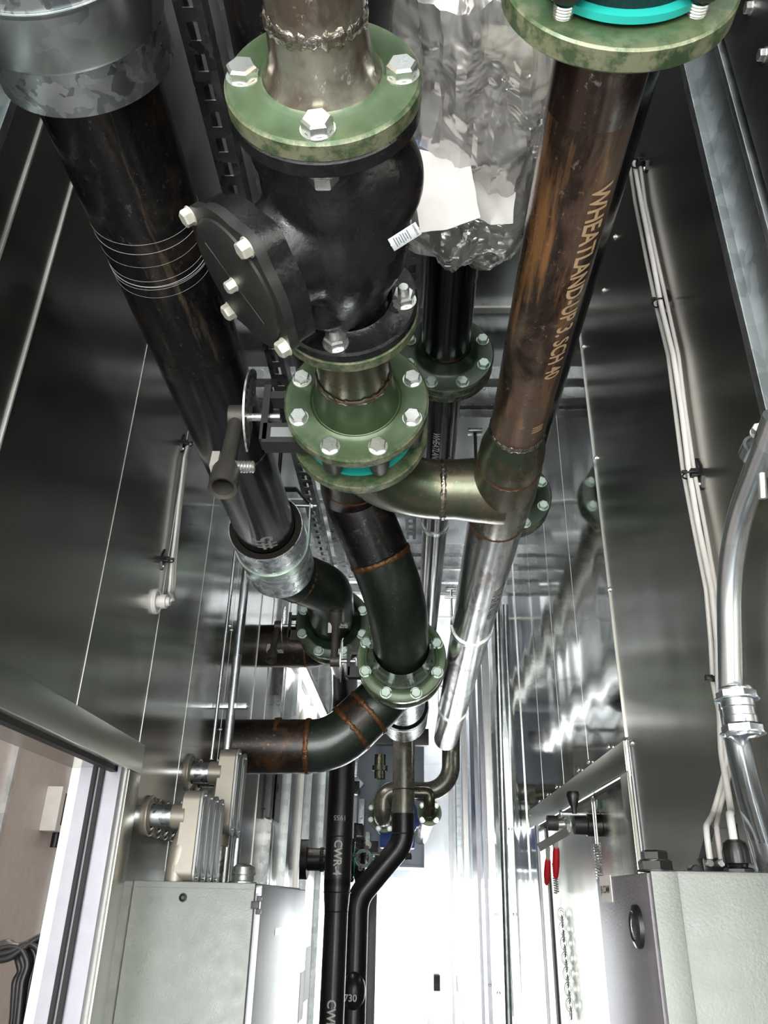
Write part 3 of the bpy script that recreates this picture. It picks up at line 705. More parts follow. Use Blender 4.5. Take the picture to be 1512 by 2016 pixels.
butterfly((-.027, 2.428, 2.429), Y, -X, .1207, .048, 8, phase(Y, 22.5), 'small lever valve left of the central bolted flange', s=.95, levdir=(.05, -.55, .80), tagc=False)
# branch elbow to the left
t = thing('rusty_branch_pipe', (-.2, 2.6, 2.1), 'rust banded pipe sweeping left from under the central bolted flange', 'pipe')
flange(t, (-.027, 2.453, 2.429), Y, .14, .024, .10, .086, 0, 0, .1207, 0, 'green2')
pp = fillet([(-.027, 2.46, 2.427), (-.027, 2.60, 2.415), (-.245, 2.60, 2.195), (-.60, 2.585, 2.185)], [.13, .20], 14)
b = MB(); b.tube(pp, .0845, 56); b.build('elbow', 'darkgreen', t)
b = MB(); b.tube([pp[-2], pp[-1]], .0852, 56); b.build('pipe', 'rustpipe', t)
i2 = 16; d = (pp[i2 + 1] - pp[i2]).normalized()
b = MB(); b.tube([pp[i2 - 1] + d * .035, pp[i2 - 1] + d * .11], .0853, 56); b.build('straight', 'rustpipe', t)
for q, dd in ((pp[i2 - 1] + d * .035, d), (pp[i2 - 1] + d * .11, d), (pp[-2] - X * .004, X), (pp[-2] - X * .105, X)):
    MB().bead(q, dd, .0855, .0055, seed=q.x).build('weld_bead', 'weldrust', t)
# left valve and its pipe into the wall
butterfly((-.292, 2.850, 2.682), Y, -X, .1207, .048, 8, phase(Y, 22.5), 'small lever valve on the flange under the short galvanised sleeve', s=.95, levdir=(-.02, -.35, -.9), tagc=False)
t = thing('wall_pipe', (-.4, 2.93, 2.55), 'brown pipe entering the left wall behind the small lever valve', 'pipe')
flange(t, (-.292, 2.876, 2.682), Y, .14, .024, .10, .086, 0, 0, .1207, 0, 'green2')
b = MB(); b.tube(fillet([(-.292, 2.89, 2.68), (-.292, 3.03, 2.66), (-.60, 3.03, 2.655)], .12, 12), .0845, 48); b.build('elbow', 'rustpipe', t)
MB().bead((-.415, 3.03, 2.657), X, .0845, .003).build('weld_bead', 'weldrust', t)
t = thing('riser_pipe', (-.31, 3.79, 0), 'straight black riser stencilled in white running down the centre', 'pipe')
# ---- vertical risers
zr = aty(665, 1745, 3.79).z; zr2 = aty(665, 1795, 3.79).z
xr = aty(670, 1600, 3.79).x
b = MB(); b.tube([(xr, 3.79, zr), (xr, 3.79, 2.66)], .0595, 48); up = b.build('upper_riser', 'vert', t)
b = MB(); b.tube([(xr, 3.79, 0), (xr, 3.79, zr2 - .02), (xr, 3.79, zr2), (xr, 3.79, (zr + zr2) / 2), (xr, 3.79, zr), (xr, 3.79, zr + .03)], .05, 48, True, [.0515, .0515, .0515, .056, .0595, .0595]); lo_ = b.build('lower_riser', 'vert', t)
b = MB(); b.tube(fillet([(-.30, 3.0, 2.70), (-.30, 3.5, 2.70), (xr, 3.79, 2.62), (xr, 3.79, 2.5)], .12, 10), .0595, 48); b.build('elbow', 'vert', t)
b = MB()
for y_ in (1648, 1795, 1757): b.torus((xr, 3.79, aty(665, y_, 3.79).z), Z, .0595 if y_ < 1790 else .0515, .0025, 40, 6)
b.build('weld_bead', 'vert', t)
fr_z = lambda az, r, z0, sgn: on_pipe((xr, 3.79, 0), Z, r, az, z0, sgn, 1)
u_, v_, w_ = frame(Z); azc = math.atan2((-Y).dot(v_), (-Y).dot(u_))
text_on('CWR-4', .050, on_pipe((xr, 3.79, 0), Z, .0595, azc, aty(662, 1655, 3.79).z, -1, 1), up, 'paintw', sx=.9)
text_on('CWR', .050, on_pipe((xr, 3.79, 0), Z, .0515, azc, aty(648, 1965, 3.79).z, -1, 1), lo_, 'paintw', sx=.9)
text_on('1955', .030, lambda x, y: on_pipe((xr, 3.79, 0), Z, .0597, azc - (x - .034) / .0597, aty(668, 1612, 3.79).z, 1, 0)(-y, 0), up, 'chalk')
def clampz(): pass
t = thing('offset_riser_pipe', (-.1, 4.3, 0), 'riser with a double bend, grey above and black below, beside the stencilled riser', 'pipe')
A0 = aty(795, 1480, 4.3); A1 = aty(794, 1660, 4.3); A2 = aty(703, 1768, 4.3)
b = MB(); b.tube([(A0.x, 4.3, A0.z + .12), (A0.x, 4.3, A1.z + .13)], .0575, 48); b.build('upper_riser', 'vertlit', t)
pp = fillet([(A0.x, 4.3, A1.z + .14), (A0.x, 4.3, A1.z), (A2.x, 4.3, A2.z), (A2.x, 4.3, 0)], [.15, .15], 12)
b = MB(); b.tube(pp, .0577, 48); b.build('lower_riser', 'vert', t)
b = MB(); b.tube(fillet([(A0.x, 3.2, 2.62), (A0.x, 4.3, 2.62), (A0.x, 4.3, A0.z + .1)], .13, 10), .0575, 48); b.build('elbow', 'olive', t)
b = MB()
for y_ in (1555, 1642): b.torus((A0.x, 4.3, aty(795, y_, 4.3).z), Z, .0577, .0028, 40, 6)
b.build('weld_bead', 'gasket', t)
pe = aty(712, 1958, 4.3)
e_ = MB(); blob(e_, (pe.x - .035, 4.235, pe.z + .02), .062, (.9, .9, 1.25)); e_.tube([(pe.x - .035, 4.3, pe.z + .02), (pe.x - .035, 4.22, pe.z + .02)], .05, 32); e_ = e_.build('branch_cap', 'vert', t)
text_on('730', .040, flat((pe.x - .075, 4.176, pe.z - .005), X, Z), e_, 'paintw')
jacket(3.36, 3.72, (A0.x, 0, 2.585), .06, .103, 'upper of the two shiny insulation sleeves above the offset riser', [])
jacket(3.80, 4.12, (A0.x, 0, 2.60), .075, .122, 'lower and wider of the two shiny insulation sleeves above the offset riser', [(3.83, .012, .003)])

# ---- black pipe pair with the wrapped valve
t = thing('glossy_black_pipe', (.08, 1.0, 2.87), 'glossy black pipe with green bolted flange behind the plastic wrapped valve', 'pipe')
b = MB(); b.tube([(.08, -1.0, 2.93), (.08, 1.47, 2.93)], .0572, 48); q = b.build('upper_pipe', 'blackgl', t)
b = MB(); b.tube([(.085, 1.53, 2.93), (.085, 4.6, 2.93)], .0445, 48); q2 = b.build('lower_pipe', 'blackgl', t)
flange(t, (.083, 1.527, 2.93), -Y, .1143, .023, .068, .0572, .03, 8, .0953, phase(-Y, 22.5), 'green2', .0238, boltmat='zincg')
flange(t, (.083, 1.529, 2.93), Y, .1143, .023, .06, .0445, .03, 0, .0953, 0, 'green2')
MB().bead((.08, 1.468, 2.93), Y, .0575, .004, seed=6).build('weld_bead', 'rustpipe', t)
text_on('WHEATLAND', .026, on_pipe((.08, 0, 2.93), Y, .0572, phase(Y, -22), 1.10, 1, -1), q, 'chalk', sx=.9)
text_on('WHEATLAND-UP', .028, on_pipe((.085, 0, 2.93), Y, .0445, phase(Y, -112), 1.80, 1, -1), q2, 'paintw', sx=.9)
clamp(.085, 2.44, 2.93, .0445, 'white hanger ring on the slim glossy pipe')
t = thing('wall_side_black_pipe', (.27, 1.5, 2.69), 'black pipe hidden behind the brown pipe, its dark flange showing at the right wall', 'pipe')
b = MB(); b.tube([(.27, -1.0, 2.75), (.27, 1.85, 2.75)], .0572, 48); b.build('pipe', 'blackgl', t)
b = MB(); b.tube(fillet([(.27, 1.9, 2.75), (.27, 5.2, 2.75), (.262, 5.2, 2.37), (-.165, 5.2, 2.37), (-.165, 5.22, 2.22), (-.165, 5.36, 2.22)], [.15, .16, .10, .05], 12), .0572, 40); b.build('far_pipe', 'vertlit', t)
flange(t, (.27, 1.912, 2.75), -Y, .1143, .023, .068, .0572, .03, 8, .0953, phase(-Y, 22.5), 'green2', .0238, boltmat='zincg')
flange(t, (.27, 1.914, 2.75), Y, .1143, .023, .06, .0572, .03, 0, .0953, 0, 'green2')
flange(t, aty(757, 1603, 5.40), -Y, .1143, .023, .068, .0572, .03, 8, .0953, phase(-Y, 22.5), 'green', .026, boltmat='zinc')
# plastic bag round the near valve: crumpled film over a hidden valve, paper and card
bc = V((.075, .79, 2.735))
t = thing('wrapped_valve', (bc.x, bc.y, 2.78), 'valve parcel of card and white paper inside the plastic wrap, top centre right', 'valve')
MB().lathe((.08, .60, 2.93), Y, [(0, .05), (0, .112), (.05, .112), (.05, .06), (.17, .07), (.17, .10), (.21, .10), (.21, .05)], 48).build('valve_body', 'blackp', t)
def card(name, quad, mat, curve=.0, n=10):
    a, b_, c_, d_ = [V(q) for q in quad]; nrm = (b_ - a).cross(d_ - a).normalized(); b = MB(); g = []
    for side in (0, 1):
        g.append([[b.bm.verts.new(a.lerp(b_, i / n).lerp(d_.lerp(c_, i / n), j / n) + nrm * (curve * math.sin(PI * i / n) + .006 * noise.noise(V((i * .3, j * .3, 3))) + side * .0009)) for i in range(n + 1)] for j in range(n + 1)])
    for side in (0, 1):
        for j in range(n):
            for i in range(n):
                q = (g[side][j][i], g[side][j][i + 1], g[side][j + 1][i + 1], g[side][j + 1][i]); b.bm.faces.new(q if side else q[::-1])
    for i in range(n):
        b.bm.faces.new((g[0][0][i], g[0][0][i + 1], g[1][0][i + 1], g[1][0][i])); b.bm.faces.new((g[0][n][i], g[1][n][i], g[1][n][i + 1], g[0][n][i + 1]))
        b.bm.faces.new((g[0][i][0], g[1][i][0], g[1][i + 1][0], g[0][i + 1][0])); b.bm.faces.new((g[0][i][n], g[0][i + 1][n], g[1][i + 1][n], g[1][i][n]))
    return b.build(name, mat, t)
card('paper_sheet', [atc(800, 282, 1.08), atc(922, 304, 1.10), atc(946, 428, 1.10), atc(828, 458, 1.08)], 'paper', .012)
card('blue_card', [atc(800, 268, 1.12), atc(850, 278, 1.12), atc(850, 318, 1.12), atc(800, 315, 1.12)], 'bluel')
card('cream_card', [atc(948, 48, 1.02), atc(1062, 60, 1.02), atc(1072, 178, 1.04), atc(948, 100, 1.04)], 'creambox', .006)
card('cream_card', [atc(990, 110, 1.05), atc(1080, 140, 1.03), atc(1080, 205, 1.05), atc(1010, 160, 1.06)], 'creambox', .004)
card('paper_lining', [atc(925, 330, 1.13), atc(1020, 310, 1.16), atc(1010, 440, 1.16), atc(940, 430, 1.13)], 'white', .01)
b = MB()
def bagpt(a, h):
    """a round the bag, h 0..1 from near end to gathered far end"""
    prof = [(0, .06), (.04, .115), (.15, .140), (.35, .150), (.6, .150), (.8, .140), (.93, .115), (.98, .085), (1, .062)]
    for (h0, r0), (h1, r1) in zip(prof, prof[1:]):
        if h <= h1: r = r0 + (r1 - r0) * (h - h0) / (h1 - h0); break
    c = V((.085 + .02 * math.sin(h * 3), .54 + h * .55, 2.79 + .07 * h))
    n1 = abs(noise.noise(V((math.cos(a) * 1.6, math.sin(a) * 1.6, h * 2.6)))); n2 = abs(noise.noise(V((math.cos(a) * 5 + h * 3, math.sin(a) * 5, h * 5 + 9)))); n3 = noise.noise(V((math.cos(a) * 11, math.sin(a) * 11 + h * 9, h * 12)))
    r *= 1 - .30 * n1 - .14 * n2 + .03 * n3
    return c + (X * math.cos(a) + Z * math.sin(a)) * r + Y * .03 * noise.noise(V((a * 2, h * 4, 1)))
NA, NH = 120, 70; g = [[b.bm.verts.new(bagpt(2 * PI * i / NA, j / NH)) for i in range(NA)] for j in range(NH + 1)]
for j in range(NH):
    for i in range(NA): b.bm.faces.new((g[j][i], g[j][(i + 1) % NA], g[j + 1][(i + 1) % NA], g[j + 1][i]))
b.build('plastic_bag', 'film', None, 'clear crumpled plastic bag wrapped round the valve, top centre right', 'bag')
# a flap of the same film hanging behind
# (the wrap is one bag)

# ------------------------------------------------------------------ far equipment
t = thing('cross_pipe', (-.4, 4.6, 1.9), 'short brown pipe with lug valve crossing behind the stencilled riser', 'pipe')
zc = aty(620, 1692, 4.6).z
MB().cyl((-.58, 4.6, zc), (-.545, 4.6, zc), .10, n=40).build('wall_collar', 'rubber', t)
b = MB(); b.tube([(-.58, 4.6, zc), (-.40, 4.6, zc)], .0572, 40); b.build('pipe', 'rustpipe', t)
MB().bead((-.47, 4.6, zc), X, .0572, .006).build('weld_bead', 'gasket', t)
flange(t, (-.36, 4.6, zc), -X, .1143, .024, .07, .06, .03, 8, .0953, 0, 'green2', .0238)
v_far = butterfly((-.315, 4.6, zc), X, -Y, .0953, .058, 8, 0.2, 'black lug valve crossing behind the stencilled riser', stem=False)
MB().lathe((-.285, 4.6, zc), X, [(0, .03), (0, .125), (.03, .125), (.05, .1), (.06, .02)], 48).build('end_disc', 'cast', v_far)
for a in (35, -35):
    MB().hexa((-.225, 4.6 - .11 * math.cos(math.radians(a)) * .35, zc + .11 * math.sin(math.radians(a)) * 1.2), -Y, .034, .02).build('bolt', 'white', v_far)
butterfly(aty(716, 1690, 4.35) , Y, X, .05, .03, 4, .3, 'small notched lever handle at the right of the crossing valve', s=.7, levdir=(.9, -.3, .1), tagc=False)
t = thing('blue_pump', (-.15, 5.6, 2.0), 'blue painted pump casing under the green flanged elbow', 'pump')
pz = aty(765, 1625, 5.6)
b = MB(); b.lathe((pz.x + .05, 5.55, pz.z + .05), Y, [(0, .05), (0, .15), (.12, .15), (.14, .1), (.14, .02)], 40); b.build('casing', 'bluep', t)
b = MB(); b.box((pz.x + .06, 5.62, pz.z - .05), (.23, .14, .18), None, .01); b.build('base', 'bluep', t)
xa, xb = aty(706, 1800, 5.62).x, aty(742, 1800, 5.62).x
b = MB(); b.boxb(xa, xb, 5.56, 5.68, 0, pz.z - .1, .004); b.build('stand', 'vert', t)
t = thing('small_flanged_elbow', (.12, 4.95, 2.1), 'small olive elbow with a four bolt green flange right of the offset riser', 'pipe')
fe = aty(845, 1600, 5.0)
flange(t, fe + V((0, .02, 0)), -Y, .075, .02, .04, .03, .02, 4, .058, phase(-Y, 45), 'green', .026, boltmat='zinc')
b = MB(); b.tube(fillet([(fe.x - .0, 5.0, fe.z), (fe.x - .0, 4.93, fe.z + .06), (fe.x, 4.93, fe.z + .105), (fe.x - .20, 4.93, fe.z + .105)], [.03, .03], 6), .034, 32); b.build('elbow', 'olive', t)
b = MB(); b.cyl(fe + V((-.01, .03, -.0)), fe + V((-.03, 1.67, -.02)), .06, n=32); b.build('tail_pipe', 'silver', t)
t = thing('equipment_cabinet', (-.15, 6.7, 0), 'blue grey equipment cabinet at the far end behind the risers', 'cabinet')
b = MB(); b.boxb(-.42, .12, 6.65, 7.2, 1.98, 3.2, .004); b.build('body', 'grey', t)
for i in range(3): MB().boxb(-.41 + i * .175, -.245 + i * .175, 6.635, 6.65, 2.0 , 2.9, .003).build('door', 'grey', t)
for i, (px, py, w, h) in enumerate(((696, 1512, .07, .12), (702, 1552, .05, .10), (712, 1600, .05, .2), (706, 1640, .07, .14), (724, 1660, .04, .16))):
    p = aty(px, py, 6.585)
    b = MB(); b.box(p, (w, .1, h), None, .004); b.box(p + V((w * .3, -.05, h * .3)), (w * .4, .03, .03), None, .003); b.cyl(p + V((0, -.05, -h * .2)), p + V((0, -.09, -h * .2)), .012, n=14)
    b.build('control_box', 'blackp' if i % 2 else 'galvs', None, ['small black control box topmost left of the far cabinet', 'small pale control box second from the top by the far cabinet', 'slim black control box midway down the far cabinet', 'pale control box low beside the far cabinet', 'lowest slim black box beside the far cabinet'][i], 'box')
t = thing('angled_lamp_housing', aty(690, 1560, 6.6), 'tilted grey rectangular housing beside the riser near the green elbow', 'housing')
b = MB(); p = aty(692, 1556, 6.6); b.box(p, (.09, .08, .22), Matrix.Rotation(.75, 3, 'Y'), .012); b.build('housing', 'galvs', t)
t = thing('brass_union', aty(748, 1508, 5.2), 'ribbed brown pipe union under the rusty elbow', 'fitting')
p = aty(748, 1508, 5.2); b = MB(); b.lathe(p, Z, [(-.08, .02), (-.08, .035), (-.03, .035), (-.03, .05), (0, .05), (.0, .036), (.07, .036), (.07, .02)], 24); b.build('union', 'olive', t)
b = MB(); b.boxb(WL, .12, 5.0, 5.06, 2.62, 2.72, .003); b.build('cross_beam', 'blackp', None, 'dark beam crossing behind the two shiny sleeves', 'beam')
# LED strip light high on the left wall
t = thing('strip_light', (-.53, 4.35, 2.75), 'bright linear strip light running away along the left side', 'light')
b = MB(); b.boxb(WL, -.51, 3.76, 4.95, 2.765, 2.80, .003); b.build('housing', 'alum', t)
b = MB(); b.boxb(-.547, -.513, 3.77, 4.94, 2.745, 2.765, .003); b.build('diffuser', 'led', t)
t = thing('added_fill_lamp', (-.55, -.45, 2.05), 'added oblong fill lamp, unseen, on the left wall behind the camera', 'light')  # unseen lamp added to put highlights on the near pipework
b = MB(); b.boxb(WL, -.545, -.62, -.30, 1.95, 2.15, .004); b.build('housing', 'alum', t)
b = MB(); b.boxb(-.546, -.530, -.60, -.32, 1.97, 2.13, .003); b.build('diffuser', 'led_fill', t)
# small switch box on far door side and blue marker
p = aty(860, 1935, 9.9); b = MB(); b.box(p, (.07, .06, .15), None, .006); b.box(p + V((0, -.035, .02)), (.03, .02, .05), None, .004); b.build('switch_box', 'castg', None, 'small grey switch box low on the far end wall', 'switch')
p = atx(933, 1583, WR - .012); b = MB(); b.box(p, (.002, .17, .11), Matrix.Rotation(.3, 3, 'X'), .0); b.build('tape_piece', 'bluep', None, 'scrap of blue tape on the bright right wall strip', 'tape')

# ------------------------------------------------------------------ left conduit bodies
def lb(y, z, label, sc_=1.0, xc=-.462, down=True, front=True):
    """side conduit body: nipple from the wall, long cast body, oval cover facing the aisle, outlet below"""
    t = thing('conduit_elbow', (xc - .03, y, z - .15 * sc_), label, 'conduit fitting', 'cast conduit bodies on the left wall')
    r = .0235 * sc_
    MB().cyl((WL, y, z), (xc - .055 * sc_, y, z), r, n=28).build('nipple', 'galv', t)
    b = MB(); b.lathe((WL + .0, y, z), X, [(0, r), (0, r * 1.75), (.004, r * 1.8), (.006, r * 1.5), (.010, r * 1.1)], 32); b.torus((WL + .006, y, z), X, r * 1.72, .003, 32, 8); b.build('escutcheon', 'lb', t)
    b = MB(); b.lathe((xc - .062 * sc_, y, z), X, [(0, r * .9), (0, r * 1.10), (.030 * sc_, r * 1.14), (.030 * sc_, r * .5)], 28); b.build('hub', 'lb', t)
    b = MB(); H = .155 * sc_
    n = 20; prof = []
    w = .0225 * sc_
    for i in range(n + 1): a = PI * i / n; prof.append((w * math.cos(a), .032 * sc_ + w * math.sin(a)))
    for i in range(n + 1): a = PI + PI * i / n; prof.append((w * math.cos(a), -H + .045 * sc_ + w * math.sin(a)))
    b.prism(prof, (xc - .040 * sc_, y, z), Y, Z, X, .040 * sc_)
    prof2 = [(q[0] * .98, q[1] * 1.0) for q in prof if True]
    b.tube([(xc - .030 * sc_, y, z - .03 * sc_), (xc - .036 * sc_, y, z - .07 * sc_), (xc - .040 * sc_, y, z - .11 * sc_)], .022 * sc_, 24, True, [.018 * sc_, .0245 * sc_, .0225 * sc_])
    b.tube([(xc - .040 * sc_, y, z - .10 * sc_), (xc - .040 * sc_, y, z - .155 * sc_)], .0225 * sc_, 24, True, [.0225 * sc_, .0232 * sc_])
    body = b.build('body', 'lb', t)
    m_ = body.modifiers.new('soft_edges', 'BEVEL'); m_.width = .002; m_.segments = 2; m_.limit_method = 'ANGLE'
    b = MB(); b.prism([(q[0] * 1.06, q[1] * 1.03) for q in prof], (xc + .001, y, z), Y, Z, X, .0045)
    b.prism([(q[0] * .62, (q[1] + .034 * sc_) * .80 - .034 * sc_) for q in prof], (xc + .0055, y, z), Y, Z, X, .0015)
    cvv = b.build('cover', 'tag', t)
    for zz in (z + .032 * sc_ + w * .55, z - H + .045 * sc_ - w * .55): MB().cyl((xc + .005, y, zz), (xc + .0085, y, zz), .0038 * sc_, n=12).build('cover_screw', 'zinc', cvv)
    MB().cyl((xc - .045 * sc_, y, z + .02), (xc - .045 * sc_, y, z + .031 * sc_), .004, n=10).build('set_screw', 'zinc', t)
    if down:
        MB().cyl((xc - .040 * sc_, y, 1.776), (xc - .040 * sc_, y, z - .150 * sc_), .0185 * sc_, n=24).build('outlet_conduit', 'galv', t)
    return t
zb = 1.776
names = ['nearest of the four small cast conduit bodies above the left box', 'second nearest of the four small conduit bodies above the left box', 'third of the four small conduit bodies above the left box', 'farthest of the four small conduit bodies above the left box']
z1 = atx(290, 1605, WL).z
for i in range(4): lb(1.835 + i * .060, z1, names[i])
z2 = atx(368, 1525, WL).z + .008
lb(2.125, z2, 'nearer of the two taller conduit bodies above the left box', 1.12, -.455)
lb(2.205, z2, 'farther of the two taller conduit bodies above the left box', 1.12, -.455)
def conduit(pts, r, label, mat='emt', R=.1, name='conduit', cat='conduit'):
    b = MB(); b.tube(fillet(pts, R, 10) if len(pts) > 2 else pts, r, 24); return b.build(name, mat, None, label, cat)
xt = aty(447, 1480, 2.30).x; xn = aty(418, 1480, 2.16).x
conduit([(xt, 2.30, 1.776), (xt, 2.30, 2.95)], .0135, 'thick vertical bright conduit on the left wall above the taller fittings')
conduit([(xn, 2.16, 2.08), (xn, 2.16, 2.95)], .0050, 'thin vertical rod on the left wall beside the thick conduit')
xs = aty(462, 1700, 2.33).x
conduit([(xs, 2.33, 1.776), (xs, 2.33, 1.95)], .012, 'slim conduit dropping into the rear of the left box')
xs = aty(441, 1700, 2.27).x
conduit([(xs, 2.27, 1.776), (xs, 2.27, 1.90)], .0155, 'short thick conduit stub just behind the conduit fittings on the left box')
p = aty(455, 1390, 2.30)
t = thing('conduit_clamp', p, 'small strut clamp holding the thick conduit to the left wall', 'clamp')
b = MB(); b.box((-.545, 2.30, p.z), (.07, .02, .016), None, .002); b.box((xt + .03, 2.30, p.z), (.03, .022, .016), None, .002); b.build('bracket', 'galvs', t)
MB().hexa((xt + .045, 2.30, p.z), X, .010, .006).build('bolt', 'zinc', t)
# dome cap plug on the box
p = aty(478, 1738, 2.0)
t = thing('conduit_plug', (p.x, 2.0, zb), 'shiny domed plug on top of the left box', 'plug')
MB().lathe((p.x, 2.0, zb), Z, [(0, .034), (.005, .034), (.008, .027), (.018, .025), (.021, .029), (.036, .026), (.044, .015), (.045, .001)], 28).build('plug', 'zinc', t)

# ------------------------------------------------------------------ enclosures
t = thing('control_enclosure', (-.44, 2.18, .95), 'grey textured steel control box on the left wall', 'enclosure')
x0, x1, y0, y1 = WL, aty(518, 1740, 1.8).x, 1.80, 2.56
b = MB(); b.boxb(x0, x1 - .016, y0, y1, .95, zb, .003); b.build('body', 'encl', t)
b = MB(); b.boxb(x0 + .002, x1 - .017, y0 - .0015, y0 + .002, .96, zb - .012, .0008); b.build('end_plate', 'encl', t)
b = MB(); b.boxb(x1 - .014, x1, y0 - .004, y1 + .003, .955, zb - .004, .003); dr = b.build('door', 'alum', t)
b = MB(); b.boxb(x1 - .016, x1 - .012, y0, y1, .96, zb - .006); b.build('gasket', 'gasket', t)
p = aty(360, 1767, y0 - .002); MB().lathe(p, -Y, [(0, .001), (0, .0085), (.002, .0080), (.0025, .006), (-.002, .003), (-.002, .0005)], 24).build('hole_plug', 'rubber', t)
for i, z in enumerate((aty(520, 1782, y0).z, 1.1)):
    b = MB(); b.box((x1 - .012, y0 - .006, z), (.016, .012, .014), None, .0015); b.box((x1 - .004, y0 - .007, z - .012), (.010, .012, .010), None, .001); b.box((x1 - .004, y0 - .007, z + .012), (.010, .012, .010), None, .001)
    b.build('hinge', 'castg', t)
    b = MB(); b.box((x1 - .007, y0 - .006, z + .027), (.010, .006, .012), None, .001); b.cyl((x1 - .007, y0 - .009, z + .027), (x1 - .007, y0 - .0092, z + .027), .003, n=12); b.build('hinge_eye', 'galvs', t)
for (pa, pb, m_) in (((536, 1815), (560, 1850), 'green'), ((598, 1868), (612, 1960), 'enclp'), ((588, 1918), (600, 2000), 'enclp')):
    a = atx(*pa, x1 + .001); c_ = atx(*pb, x1 + .001)
    b = MB(); b.box((x1 + .0005, (a.y + c_.y) / 2, (a.z + c_.z) / 2), (.0012, max(.006, abs(a.y - c_.y) * .5), abs(a.z - c_.z) * (.35 if m_ == 'green' else 1)), None); b.build('sticker', m_, dr)

t = thing('control_enclosure', (.33, .95, 1.0), 'grey textured box at the lower right with a small printed label', 'enclosure')
cr = aty(1283, 1712, .78); XE, ZE = cr.x, cr.z; YE = atx(1180, 1722, XE).y
b = MB(); b.boxb(XE + .012, WR + .0, .78, YE, 1.0, ZE, .004); b.build('body', 'encl_darkened', t)
b = MB(); b.boxb(XE + .004, XE + .013, .795, YE - .006, 1.01, ZE - .006); b.build('gasket', 'gasket', t)
b = MB(); b.boxb(XE - .004, XE + .006, .785, YE, 1.0, ZE - .002, .003); dr = b.build('door', 'enclp', t)
b = MB(); b.boxb(XE - .002, XE + .022, .777, .7815, 1.0, ZE - .001, .0015); b.build('door_lip', 'encl_darkened', t)
a = atx(1258, 1824, XE - .004)
MB().lathe(a, -X, [(0, .001), (0, .0185), (.004, .018), (.006, .013), (.005, .011), (.0065, .003), (.0065, .001)], 36).build('round_latch', 'blackp', dr)
a = atx(1193, 1750, XE - .0045); lbm = MB().box(a, (.001, .052, .026), None).build('label', 'label', dr)
text_on('JB COMM', .0105, flat(a + V((-.0007, .023, -.001)), -Y * 1.0, Z), lbm, 'ink', sx=.95)
def gland(x, y, z, label, mat='blackp', s=1.0):
    t = thing('cable_gland', (x, y, z), label, 'gland')
    b = MB(); b.hexa((x, y, z), Z, .026 * s, .008 * s); b.build('locknut', mat, t)
    b = MB(); b.lathe((x, y, z + .007 * s), Z, [(0, .009 * s), (.004 * s, .0105 * s), (.008 * s, .009 * s)], 24); b.lathe((x, y, z + .012 * s), Z, [(0, .011 * s), (0, .0135 * s), (.012 * s, .0135 * s), (.020 * s, .0115 * s), (.023 * s, .007 * s), (.023 * s, .003 * s)], 28)
    for i in range(14):
        a = 2 * PI * i / 14; b.bar((x + .0133 * s * math.cos(a), y + .0133 * s * math.sin(a), z + .013 * s), (x + .0133 * s * math.cos(a), y + .0133 * s * math.sin(a), z + .024 * s), .002 * s, .0016 * s, (math.cos(a), math.sin(a), 0))
    b.build('dome_nut', mat, t); return t
g1 = aty(1455, 1716, .90); gland(g1.x, .90, ZE, 'black cable gland with a white cable, on top of the right box')
g2 = aty(1281, 1712, 1.0)
t = thing('hex_plug', (XE + .03, .87, ZE), 'shiny black hex plug at the left corner of the right box', 'plug')
q = MB(); pq = aty(1282, 1712, .84); q.hexa((XE + .018, .83, ZE), Z, .028, .011); q.hexa((XE + .018, .83, ZE + .009), Z, .022, .010); q.build('plug', 'blackp', t)
t = thing('terminal_bracket', (.39, .96, ZE), 'small black bracket and terminal cluster behind the gland on the right box', 'bracket')
p = aty(1405, 1700, .97)
b = MB(); b.bar((p.x - .02, .97, ZE), (p.x + .002, .97, ZE + .05), .02, .003, X); b.bar((p.x + .028, .97, ZE), (p.x + .028, .97, ZE + .055), .02, .003, X); b.bar((p.x + .001, .97, ZE + .052), (p.x + .03, .97, ZE + .055), .02, .003, Z); b.build('bracket', 'castg', t)
b = MB(); b.box((p.x, .965, ZE + .012), (.034, .02, .016), None, .002); b.cyl((p.x - .03, .955, ZE + .006), (p.x - .03, .94, ZE + .006), .006, n=12); b.build('terminal', 'blackp', t)
for i in range(3): MB().cyl((p.x - .012 + i * .012, .955, ZE + .014), (p.x - .012 + i * .012, .945, ZE + .014), .004, n=10).build('screw', 'zinc', t)

# ------------------------------------------------------------------ wall cables
def cable(pts, r, label, mat='white', grp=None, R=.03):
    b = MB(); b.tube(fillet(pts, R, 6), r, 14); return b.build('cable', mat, None, label, 'cable', grp)
def wob(px, dx, x, seed):
    out = []
    for i, (X_, Y_) in enumerate(px):
        p = atx(X_ + dx + 1.5 * math.sin(i * 1.7 + seed), Y_, x); out.append(p)
    return out
trunk = [(1243, 318), (1256, 400), (1282, 520), (1300, 610), (1320, 700), (1336, 810), (1352, 925), (1372, 1040), (1395, 1160), (1406, 1260), (1411, 1345)]
lab = ['white cable clipped to the right wall, nearest the post', 'middle white cable of the run on the right wall', 'grey cable on the far side of the right wall run']
cable(wob(trunk, 5, WR - .013, 0) + [atx(1420, 1480, WR - .014), atx(1440, 1600, WR - .02), V((g1.x, .90, ZE + .06)), V((g1.x, .90, ZE + .03))], .0042, lab[0])
cable(wob(trunk, -6, WR - .010, 1) + [atx(1424, 1440, WR - .008), atx(1432, 1500, WR - .012), atx(1405, 1600, WR - .02), V((p.x - .012, .945, ZE + .05)), V((p.x - .012, .945, ZE + .018))], .0034, lab[1])
cable(wob(trunk, 15, WR - .007, 2) + [atx(1436, 1440, WR - .005), atx(1440, 1510, WR - .008), atx(1415, 1600, WR - .014), V((p.x, .945, ZE + .05)), V((p.x, .945, ZE + .018))], .0030, lab[2], 'label')
